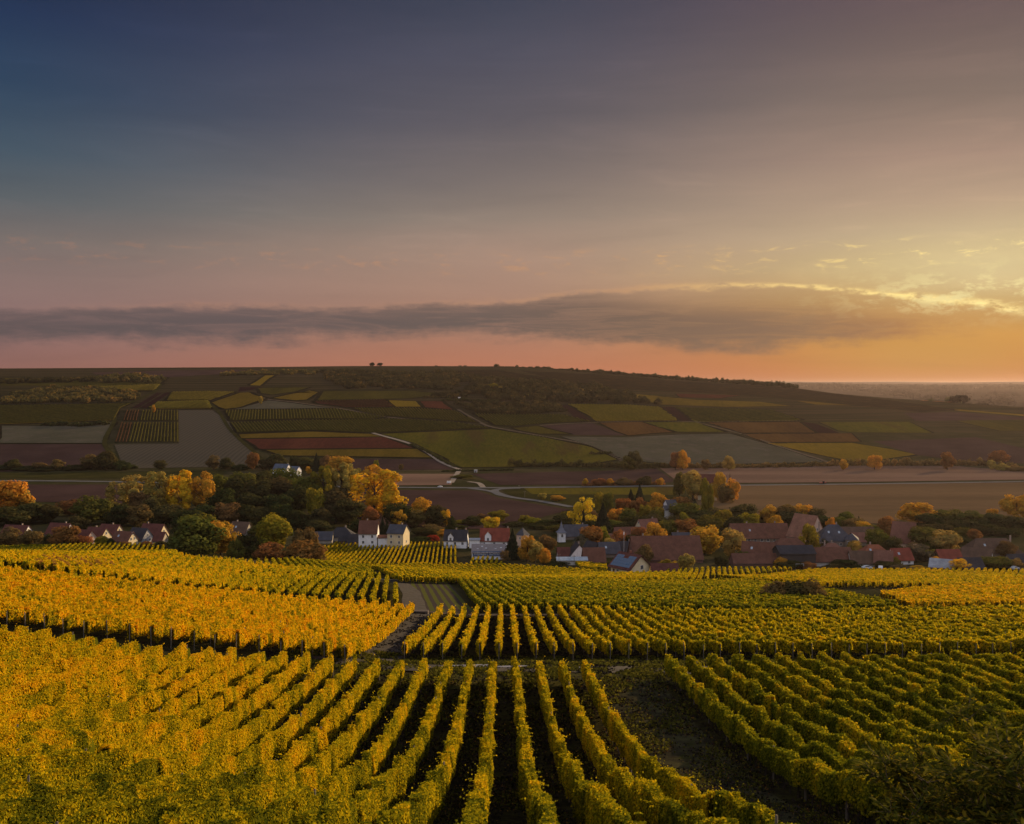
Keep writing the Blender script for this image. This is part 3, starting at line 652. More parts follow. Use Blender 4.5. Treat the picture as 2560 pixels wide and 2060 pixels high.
def bias_left(x, y): return 0.16*float(sst(np.array(y), 28, 70))-0.18+0.12*float(sst(np.array(y), 20, 42))+0.16*float(sst(np.array(-x), 4, 18))*float(sst(np.array(y), 30, 60))+0.05*math.sin(x*0.2)
# grass tufts, clods and fallen leaves on the soil between the near rows and on the strip
def litter(name, label, n, x0, x1, y0, y1, size, mat, thr, up, seed):
    r = np.random.default_rng(seed); Y = np.exp(r.uniform(math.log(y0), math.log(y1), n)); X = x0+(x1-x0)*r.uniform(0, 1, n)
    f = np.sin(X*1.7+np.sin(Y*0.6)*1.5)*0.5+np.sin(Y*0.9+X*0.5)*0.3+np.sin(X*0.7-Y*0.37)*0.5+r.normal(0, 0.35, n); k = f > thr; X, Y = X[k], Y[k]; n = len(X)
    s = size*r.uniform(.5, 1.4, n)*np.clip(Y/38, 0.8, 2.0); P = np.column_stack([X, Y, hgt(X, Y)+0.05+s*0.25*(up > 0.5)]); N = r.normal(size=(n, 3))*[1, 1, 1-up*0.6]+[0, 0, 1.6*(1-up)]
    V, Q = kites(P, N, s, r); tag(link(name, mk(name, V, Q, np.repeat(r.uniform(0, 1, n), 4)), mat), label, 'ground cover', kind='stuff')
GR = leafmat('grass blades', [(0, (.030, .030, .008)), (.6, (.080, .078, .012)), (1, (.16, .14, .020))], 0.5, 0.4, 0.3)
FL = leafmat('fallen vine leaves', [(0, (.05, .022, .010)), (.6, (.13, .06, .015)), (1, (.28, .15, .025))], 0.3, 0.3, 0.1)
CLD = leafmat('soil clods', [(0, (.010, .008, .006)), (1, (.045, .034, .026))], 0.4, 0.3, 0.0)
litter('grass_tufts', 'low grass and weeds between the near vine rows and on the grassy strip', 90000, -14, 16, 17, 90, 0.10, GR, 0.05, 1.0, 1)
litter('fallen_leaves', 'fallen orange brown leaves between the near vine rows', 45000, -14, 16, 17, 90, 0.075, FL, -0.1, 0.0, 2)
litter('soil_clods', 'dark soil clods between the near vine rows', 60000, -14, 16, 17, 92, 0.12, CLD, -0.5, 0.5, 3)
litter('grass_tufts', 'grass along the muddy track and at the foot of the second block', 50000, -22, 70, 84, 108, 0.14, GR, 0.1, 1.0, 4)
litter('soil_clods', 'clods on the muddy track and the dirt track', 40000, -24, 40, 86, 170, 0.16, CLD, -0.2, 0.5, 5)
# near block left of the grass strip
def dens1(p, q): return 2 if -9 < p[0] < 7 else 1 if p[0] > -25 else 0
vineyard([(-64, 12), (6.9, 12), (6.9, 81.5), (-11, 82), (-30, 78), (-64, 84)], 0.6, 1.95, LEAF['mix'], 'rows of the near vineyard left of the grass strip',
         ('near vine row, {} to the left of the wide grassy gap', 'golden vine row in the dense near left part of the vineyard'), near=True, ordfrom='right', anchor=(6.5, 50), parts=dens1, leafk=0.00185, lmin=0.09, bias=bias_left, hw=0.25, shoots=0.08, low=0.5)
# near block right of the grass strip
def dens2(p, q): return 2 if q[0] < 17.6 else 0
vineyard([(13.6, 14), (60, 14), (60, 87), (13.6, 84.5)], 0.0, 2.0, LEAF['green'], 'rows of the near vineyard right of the grass strip',
         ('near green vine row, {} to the right of the wide grassy gap', 'green vine row near the right edge, below the muddy track'), near=True, ordfrom='left', anchor=(13.8, 50), parts=dens2, H=2.0, hw=0.35, shoots=0.03, bias=lambda x, y: 0.10+0.05*math.sin(y*0.1))
# second block beyond the muddy track
def dens3(p, q): return 3
vineyard([(-12.2, 101), (2, 102.5), (50, 104), (100, 106), (100, 165), (-12.2, 162)], 0.5, 2.0, LEAF['mix'], 'rows of the vineyard between muddy track and gravel road',
         ('yellow vine row beyond the muddy track, {} from its left end by the dirt track', 'vine row far along the block between muddy track and gravel road'), near=True, ordfrom='left', anchor=(-11.5, 110), parts=dens3, hw=0.27, shoots=0.07, cover=1.35,
         bias=lambda x, y: 0.20-0.010*max(0, x) if x < 22 else 0.0)
# golden block on the left, beyond the near one
vineyard([(-15.2, 88), (-16.5, 163), (-50, 158), (-100, 150), (-100, 92), (-60, 93), (-40, 88)], 1.2, 2.0, LEAF['gold'], 'rows of the golden vineyard left of the dirt track',
         ('golden vine row left of the dirt track, {} counting away from it', 'golden vine row deep in the bright yellow field on the left'), near=True, ordfrom='right', anchor=(-15.4, 90), hw=0.27, cover=1.5, shoots=0.07, parts=lambda p, q: 1 if p[0] > -30 else 0)
# vineyards further down the slope; rows too small in the picture to show their parts
KW = dict(lmax=0.50, cover=1.3)
vineyard([(-5.5, 173.5), (50, 171.5), (72, 176), (77, 230), (72, 292), (-19, 293)], 5.5, 2.1, LEAF['green'], 'rows of the green vineyard beyond the gravel road',
         ('green vine row beyond the gravel road, {} counting from the fallow field', 'green vine row in the middle distance beyond the gravel road'), ordfrom='left', anchor=(-5.2, 174), hw=0.42, shoots=0.02, bias=lambda x, y: 0.06+0.10*sst(np.array(y), 220, 290), **KW)
vineyard([(-18.5, 170), (-26, 215), (-34, 258), (-60, 256), (-140, 256), (-140, 165), (-60, 166)], 7, 2.1, LEAF['mix'], 'rows of the vineyard behind the golden field',
         ('vine row on the slope behind the golden field, {} from its right corner', 'golden vine row on the crest at the left'), ordfrom='right', anchor=(-18.8, 172), hw=0.33, bias=lambda x, y: 0.30*float(sst(-np.array(x), 38, 62))-0.05, **KW)
def pxv(px, *a, **k): return vineyard([tuple(at(*p)[:2]) for p in px], *a, **k)
pxv([(285, 1437), (420, 1443), (560, 1449), (700, 1453), (940, 1451), (905, 1424), (860, 1419), (640, 1416), (430, 1406), (300, 1412)], 16, 2.2, LEAF['green'], 'rows of the fan shaped vineyard below the round trees',
    ('green vine row below the orange trees, {} from the right end', 'green vine row below the big round trees at the left'), ordfrom='right', bias=lambda x, y: 0.14, hw=0.42, shoots=0.01, **KW)
pxv([(905, 1422), (990, 1458), (1120, 1462), (1290, 1459), (1460, 1463), (1540, 1446), (1516, 1436), (1400, 1428), (1250, 1419), (1050, 1418)], 14, 2.1, LEAF['mix'], 'rows of the yellow vineyard below the winery hall',
    ('', 'yellow green vine row in the field between winery hall and solar roof house'), bias=lambda x, y: 0.05, hw=0.42, shoots=0.01, stuff=REST, **KW)
pxv([(800, 1415), (1148, 1417), (1144, 1363), (1050, 1364), (905, 1360), (850, 1359), (795, 1378)], 3.4, 2.05, LEAF['mix'], 'rows of the vineyard in front of the white houses',
    ('straight vine row below the white houses, {} from the winery hall', 'straight vine row near the trees, below the white houses'), ordfrom='right', hw=0.30, shoots=0.0, bias=lambda x, y: 0.10, **KW)
pxv([(1176, 1417), (1258, 1419), (1240, 1401), (1176, 1400)], -1, 2.2, LEAF['mix'], 'short rows in front of the winery hall',
    ('short vine row in front of the winery sign, {} from the left', ''), ordfrom='left', hw=0.35, shoots=0.0, bias=lambda x, y: 0.05, **KW)
pxv([(70, 1388), (300, 1402), (452, 1402), (408, 1367), (300, 1364), (140, 1368)], 17, 2.4, LEAF['mix'], 'rows of the vineyard below the left end of the village',
    ('', 'vine row in the far left field below the red roofs'), hw=0.42, shoots=0.0, bias=lambda x, y: 0.0, stuff=REST, **KW)
pxv([(-40, 1384), (66, 1388), (136, 1369), (-40, 1372)], 62, 2.4, LEAF['green'], 'rows at the far left edge', ('', 'low green vine row at the left edge below the orchard trees'), hw=0.5, shoots=0.0, stuff=REST, **KW)
pxv([(-40, 1404), (100, 1406), (230, 1411), (300, 1406), (62, 1390), (-40, 1387)], 50, 2.3, LEAF['green'], 'rows of the strip beside the brown thicket', ('', 'green vine row in the strip left of the brown thicket'), hw=0.5, shoots=0.0, bias=lambda x, y: 0.15, stuff=REST, **KW)
pxv([(-40, 1436), (70, 1436), (105, 1412), (-40, 1408)], 30, 2.2, LEAF['mix'], 'rows of the small yellow green plot', ('', 'vine row in the small yellow green plot at the left edge'), hw=0.5, shoots=0.0, bias=lambda x, y: 0.1, stuff=REST, **KW)
pxv([(72, 1437), (285, 1440), (288, 1428), (240, 1418), (108, 1413)], 30, 2.2, LEAF['rusty'], 'rows of the rust coloured plot', ('', 'rust coloured vine row in the small brown plot at the left'), hw=0.45, shoots=0.05, stuff=REST, **KW)
vineyard([(74, 178), (150, 186), (170, 252), (112, 252), (86, 224)], -38, 2.1, LEAF['gold'], 'rows of the golden field at the right', ('', 'vine row in the smooth golden field right of the dark bush'), hw=0.5, shoots=0.0, stuff=REST, **KW)
vineyard([(84, 262), (190, 262), (222, 385), (125, 392), (74, 340), (74, 300)], -30, 2.2, LEAF['mix'], 'rows of the yellow strip below the village', ('', 'yellow vine row in the long strip below the right part of the village'), hw=0.5, shoots=0.0, bias=lambda x, y: 0.18, stuff=REST, **KW)
vineyard([(-10, 305), (60, 302), (73, 345), (118, 394), (62, 391), (60, 376), (35, 365), (10, 330)], -12, 2.2, LEAF['mix'], 'rows of the vineyard around the solar roof house', ('', 'yellow green vine row in the field beside the solar roof house'), hw=0.5, shoots=0.0, bias=lambda x, y: 0.08, stuff=REST, **KW)
pxv([(1438, 1412), (1515, 1420), (1518, 1432), (1450, 1424)], 70, 2.2, LEAF['mix'], 'rows left of the solar roof house', ('', 'short vine row between the flat grey shed and the solar roof house'), hw=0.5, shoots=0.0, bias=lambda x, y: 0.12, stuff=REST, **KW)
def flush_rest():
    mats = []; VV, QQ, TT, MI = [], [], [], []; base = 0
    for V, Q, T, m_ in REST:
        if m_ not in mats: mats.append(m_)
        VV.append(V); QQ.append(Q+base); base += len(V); TT.append(T); MI.append(np.full(len(Q), mats.index(m_)))
    me = mk('distant_vine_rows', np.concatenate(VV), np.concatenate(QQ), np.concatenate(TT), midx=np.concatenate(MI))
    o = bpy.data.objects.new('distant_vine_rows', me); COL.objects.link(o)
    for m_ in mats: me.materials.append(m_)
    tag(o, 'small distant vine rows in the fields just below the village', 'vine rows', kind='stuff')
flush_rest()
# vine rows of the far hillside: hundreds to a field, so each field of them is one object
def far_rows(px, ang, spacing, mat, name_lab):
    poly = [tuple(at(*p)[:2]) for p in densify(px)]
    d = np.array([-math.sin(R(ang)), math.cos(R(ang))]); nn = np.array([d[1], -d[0]]); A = np.array(poly[0])
    offs = [(np.array(p)-A).dot(nn) for p in poly]; VV, QQ, TT = [], [], []; base = 0
    for k in range(math.ceil(min(offs)/spacing), math.floor(max(offs)/spacing)+1):
        o = A+nn*k*spacing; tr = RNG.normal(0, 0.1)+0.5
        for a, b in clipseg(poly, o, d):
            if b-a < 5: continue
            n = max(3, int((b-a)/4)); t = np.linspace(a, b, n); c_ = o+d*t[:, None]+nn*RNG.normal(0, 0.12, n)[:, None]; g = hgt(c_[:, 0], c_[:, 1])+0.3
            w_ = 0.75*RNG.uniform(0.75, 1.3, n); hh = 1.75*RNG.uniform(0.8, 1.12, n)
            ring = [(-1, 0.2), (-0.8, 0.8), (0, 1), (0.8, 0.8), (1, 0.2)]
            V = np.concatenate([np.column_stack([c_+nn*(x*w_)[:, None], g+z*hh]) for x, z in ring])
            i = np.arange(n-1); Q = np.concatenate([np.stack([r*n+i, (r+1)*n+i, (r+1)*n+i+1, r*n+i+1], 1) for r in range(4)])
            VV.append(V); QQ.append(Q+base); base += len(V); TT.append(np.tile(np.clip(RNG.uniform(0.2, 0.8, n)+tr-0.5, 0, 1), 5))
    if not VV: return
    tag(link('far_vine_rows', mk('far_vine_rows', np.concatenate(VV), np.concatenate(QQ), np.concatenate(TT)), mat), name_lab, 'vineyard rows', kind='stuff')
LF = {
 'o': leafmat('far vines olive', [(0, (0.06, 0.055, 0.014)), (1, (0.125, 0.10, 0.02))], 0.02, 0.3),
 'g': leafmat('far vines green', [(0, (0.065, 0.065, 0.015)), (1, (0.125, 0.105, 0.020))], 0.02, 0.3),
 'y': leafmat('far vines yellow', [(0, (0.20, 0.16, 0.02)), (1, (0.30, 0.22, 0.03))], 0.02, 0.3),
 'r': leafmat('far vines red', [(0, (0.07, 0.035, 0.02)), (1, (0.12, 0.06, 0.028))], 0.02, 0.3)}
FR = [
 ([(312, 1027), (352, 1027), (345, 1053), (304, 1053)], 19.5, 4.0, 'r', 'reddish vine rows in the small upper square plot on the far hill'),
 ([(352, 1027), (445, 1027), (445, 1053), (346, 1053)], 19.2, 4.0, 'g', 'yellow green vine rows in the upper square plot on the far hill'),
 ([(297, 1058), (335, 1058), (318, 1107), (285, 1107)], 19.5, 4.0, 'r', 'reddish vine rows at the left of the lower square plot on the far hill'),
 ([(337, 1058), (445, 1058), (445, 1107), (320, 1107)], 19.2, 4.0, 'g', 'yellow green vine rows in the lower square plot on the far hill'),
 ([(560, 1027), (840, 1023), (900, 1033), (966, 1043), (930, 1048), (760, 1048), (578, 1052)], 14, 4.2, 'g', 'dark green vine rows in the long upper band on the far hill'),
 ([(579, 1058), (760, 1052), (1000, 1049), (1130, 1056), (1222, 1070), (1100, 1076), (930, 1082), (780, 1076), (596, 1082)], 22, 4.2, 'g', 'vine rows in the long lower band on the far hill'),
 ([(882, 1022), (1024, 1021), (1138, 1028), (1196, 1057), (1024, 1044), (950, 1039)], 14, 4.2, 'o', 'olive vine rows in the wedge right of the long band on the far hill'),
 ([(784, 1004), (960, 1000), (984, 1017), (870, 1018)], 26, 4.4, 'r', 'reddish vine rows high on the middle of the far hill'),
 ([(1182, 1035), (1280, 1037), (1405, 1038), (1480, 1055), (1380, 1057), (1290, 1065), (1240, 1063)], 12, 4.2, 'g', 'green vine rows below the wood on the far hill'),
 ([(1422, 1012), (1560, 1013), (1648, 1019), (1694, 1051), (1494, 1054)], 12, 4.2, 'y', 'yellow vine rows right of the wood on the far hill'),
 ([(1690, 1020), (1800, 1023), (1930, 1027), (2000, 1050), (1740, 1054)], 10, 4.2, 'g', 'green vine rows in the wide field at the right of the far hill'),
 ([(237, 967), (400, 961), (387, 977), (320, 978)], 8, 4.4, 'o', 'olive vine rows in the small field high on the left of the hill'),
 ([(430, 981), (512, 979), (585, 981), (525, 1001), (418, 1001)], 2, 4.4, 'o', 'olive vine rows above the pale stubble field on the hill'),
 ([(372, 1020), (395, 1006), (520, 1002), (530, 1021), (400, 1023)], 2, 4.4, 'g', 'vine rows in the narrow band above the square plots'),
 ([(0, 1015), (200, 1012), (325, 1010), (300, 1020), (284, 1050), (0, 1060)], 52, 4.6, 'o', 'golden olive vine rows at the left end of the hill'),
]
for px, ang, sp, k_, lb in FR: far_rows(px, ang, sp, LF[k_], lb)
# ------------------------------------------------------------------ trees
def crown_arrays(kind, seed, n, size):
    r = np.random.default_rng(seed)
    if kind == 'conifer':
        z = r.uniform(0, 1, n)**1.2; rad = (1-z)*(0.75+0.25*np.abs(np.sin(z*26+r.normal(0, .3, n))))*r.uniform(0.55, 1.0, n)+0.02
        a = r.uniform(0, 2*math.pi, n); P = np.stack([rad*np.cos(a), rad*np.sin(a), z], 1)
        N = np.stack([np.cos(a), np.sin(a), np.full(n, 0.6)], 1)+r.normal(0, 0.4, (n, 3)); return P, N, size*r.uniform(.7, 1.2, n)*(1.1-0.5*z), r.uniform(0.2, 0.8, n)
    nl = {'round': 34, 'oval': 34, 'poplar': 46, 'bush': 22, 'wispy': 40, 'group': 60}[kind]
    L = []
    while len(L) < nl:
        p = r.uniform(-1, 1, 3); q = np.linalg.norm(p)
        if kind == 'bush': p[2] = abs(p[2])
        if 0.30 < q < 0.98: L.append(p/q*(0.34+0.42*r.uniform(0, 1)))
    L = np.array(L); rad = r.uniform(0.24, 0.40, nl)
    if kind == 'group':       # several stems: upright plumes side by side
        ax = r.uniform(-0.75, 0.75, (9, 2)); i_ = r.integers(0, 9, nl); zz = r.uniform(-0.75, 0.82, nl)
        taper = np.sqrt(np.clip(1-zz**2*0.8, 0.1, 1)); L = np.column_stack([ax[i_]*taper[:, None], zz-0.25*np.hypot(*ax[i_].T)]); rad = r.uniform(0.15, 0.27, nl)
    if kind == 'wispy': rad *= 0.62
    if kind == 'poplar':
        zz = np.linspace(-0.92, 0.9, nl); wz = np.sin(np.clip((zz+1.05)/2.02, 0, 1)*math.pi)**0.6
        a = r.uniform(0, 6.28, nl); L = np.column_stack([np.cos(a)*0.45*wz, np.sin(a)*0.45*wz, zz]); rad = 0.15+0.34*wz*r.uniform(.8, 1.1, nl)
    w = rad**2; idx = r.choice(nl, n, p=w/w.sum())
    d = r.normal(size=(n, 3)); d /= np.linalg.norm(d, axis=1)[:, None]
    rr = rad[idx]*r.uniform(0.72, 1.08, n)
    sc = np.array([1, 1, 0.5 if kind == 'poplar' else 0.85]); P = L[idx]+d*rr[:, None]*sc
    keep = np.ones(n, bool)
    c0 = L.mean(0)
    outw = ((P-L[idx])*(P-c0)).sum(1) > -0.02*np.ones(n); keep &= outw | (r.uniform(0, 1, n) < 0.25)
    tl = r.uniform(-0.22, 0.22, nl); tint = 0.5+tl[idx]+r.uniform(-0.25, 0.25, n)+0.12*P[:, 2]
    P, d, tint, idx = P[keep], d[keep], tint[keep], idx[keep]
    N = d+0.5*(P-c0)+r.normal(0, 0.35, P.shape); lo = 0.0 if kind == 'bush' else -1.0
    zmin, zmax = np.percentile(P[:, 2], 0.3), np.percentile(P[:, 2], 99.7); P[:, 2] = (P[:, 2]-zmin)/(zmax-zmin)
    mx = np.percentile(np.hypot(P[:, 0], P[:, 1]), 99); P[:, :2] /= mx
    return P, N, size*r.uniform(0.6, 1.35, len(P)), tint
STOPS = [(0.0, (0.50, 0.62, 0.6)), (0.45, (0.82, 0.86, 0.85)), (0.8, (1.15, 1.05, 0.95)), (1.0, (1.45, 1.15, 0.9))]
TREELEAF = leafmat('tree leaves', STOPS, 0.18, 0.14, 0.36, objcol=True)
_cm = {}
def crown_mesh(kind, v, n=4400):
    key = (kind, v, n)
    if key not in _cm:
        size = {'conifer': 0.13, 'poplar': 0.16, 'bush': 0.13, 'wispy': 0.10, 'group': 0.095}.get(kind, 0.13)*(4400/n)**0.45
        P, N, s, t = crown_arrays(kind, 100*v+len(kind)*7, int(n*(0.55 if kind == 'wispy' else 1.5 if kind == 'group' else 1)), size)
        Z = 2.0 if kind in ('poplar',) else 1.0
        P2 = P.copy(); P2[:, 2] *= 2; V, Q = kites(P2, N, s, np.random.default_rng(v)); V[:, 2] /= 2
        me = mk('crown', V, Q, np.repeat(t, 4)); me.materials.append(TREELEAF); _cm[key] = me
    return _cm[key]
def trunk_mesh(seed):
    r = random.Random(seed); V, Q = [], []
    def limb(pts, rads, k=6):
        b = len(V)
        for p, q in zip(pts, rads):
            for i in range(k):
                a = 2*math.pi*i/k; V.append((p[0]+q*math.cos(a), p[1]+q*math.sin(a), p[2]))
        for j in range(len(pts)-1):
            for i in range(k): Q.append((b+j*k+i, b+j*k+(i+1) % k, b+(j+1)*k+(i+1) % k, b+(j+1)*k+i))
    limb([(0, 0, -0.05), (0.01, 0, 0.12), (0.0, 0.015, 0.3), (0.015, 0, 0.5), (0, 0, 0.8)], [0.042, 0.03, 0.026, 0.018, 0.005])
    for i in range(9):
        a = i*2.4+r.uniform(-.4, .4); z0 = 0.22+i*0.05; q = r.uniform(0.16, 0.3)
        limb([(0, 0, z0), (math.cos(a)*q*.5, math.sin(a)*q*.5, z0+0.10), (math.cos(a)*q, math.sin(a)*q, z0+0.24)], [0.014, 0.009, 0.002], 4)
    me = mk('trunk', V, Q); me.materials.append(BARK); return me
TRUNKS = [trunk_mesh(i) for i in range(3)]
PAL = dict(dg=(.050, .056, .020), og=(.12, .115, .024), yg=(.25, .205, .022), go=(.72, .47, .025), or_=(.58, .30, .035), rb=(.28, .125, .042), ta=(.42, .29, .07), cn=(.030, .038, .022), br=(.18, .12, .045), rd=(.42, .05, .025), dm=(.075, .068, .026), gy=(.13, .115, .07))
NT_ = [0]
def tree(px, top, w, D, kind, col, label, cat='tree', low=None, name='tree', bottom=None, group=None, n=4400):
    x, y = (px-1280)/FX*D, D; g = h1(x, y); z = zpix(top, D); H = max(1.2, z-g); rx = w/FX*D/2*(1.26 if kind == 'group' else 1.14)
    NT_[0] += 1; i = NT_[0]; c = PAL[col] if isinstance(col, str) else col
    j = random.Random(i); c = tuple(v*j.uniform(0.9, 1.1) for v in c)
    low = {'bush': 0.0, 'conifer': 0.04, 'poplar': 0.05}.get(kind, 0.10) if low is None else low
    if kind == 'bush':
        o = bpy.data.objects.new(name if name != 'tree' else 'bush', crown_mesh('bush', i % 3, n)); COL.objects.link(o)
        o.location = (x, y, g-0.1); o.scale = (rx, rx, H); o.rotation_euler.z = j.uniform(0, 6.28); o.color = (*c, 1)
        return tag(o, label, cat if cat != 'tree' else 'bush', group)
    root = empty(name, (x, y, g), 0, label, cat, group)
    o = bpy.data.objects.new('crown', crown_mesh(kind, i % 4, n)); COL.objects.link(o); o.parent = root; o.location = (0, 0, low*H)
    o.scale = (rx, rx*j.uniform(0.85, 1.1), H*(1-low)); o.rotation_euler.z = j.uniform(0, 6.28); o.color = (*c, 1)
    t = bpy.data.objects.new('trunk', TRUNKS[i % 3]); COL.objects.link(t); t.parent = root; k = min(H, rx*3.5); t.scale = (min(k, H*0.9), min(k, H*0.9), H)
    return root
NM = dict(conifer='conifer', poplar='poplar', group='poplar')
def trees(txt):
    for ln in txt.strip().splitlines():
        a, lb = ln.split('|'); a = a.split(); px, top, w, D = map(float, a[:4]); kind, col = a[4], a[5]
        low = float(a[6]) if len(a) > 6 else None
        tree(px, top, w, D, kind, {'or': 'or_'}.get(col, col), lb.strip(), name=NM.get(kind, 'tree'), low=low)
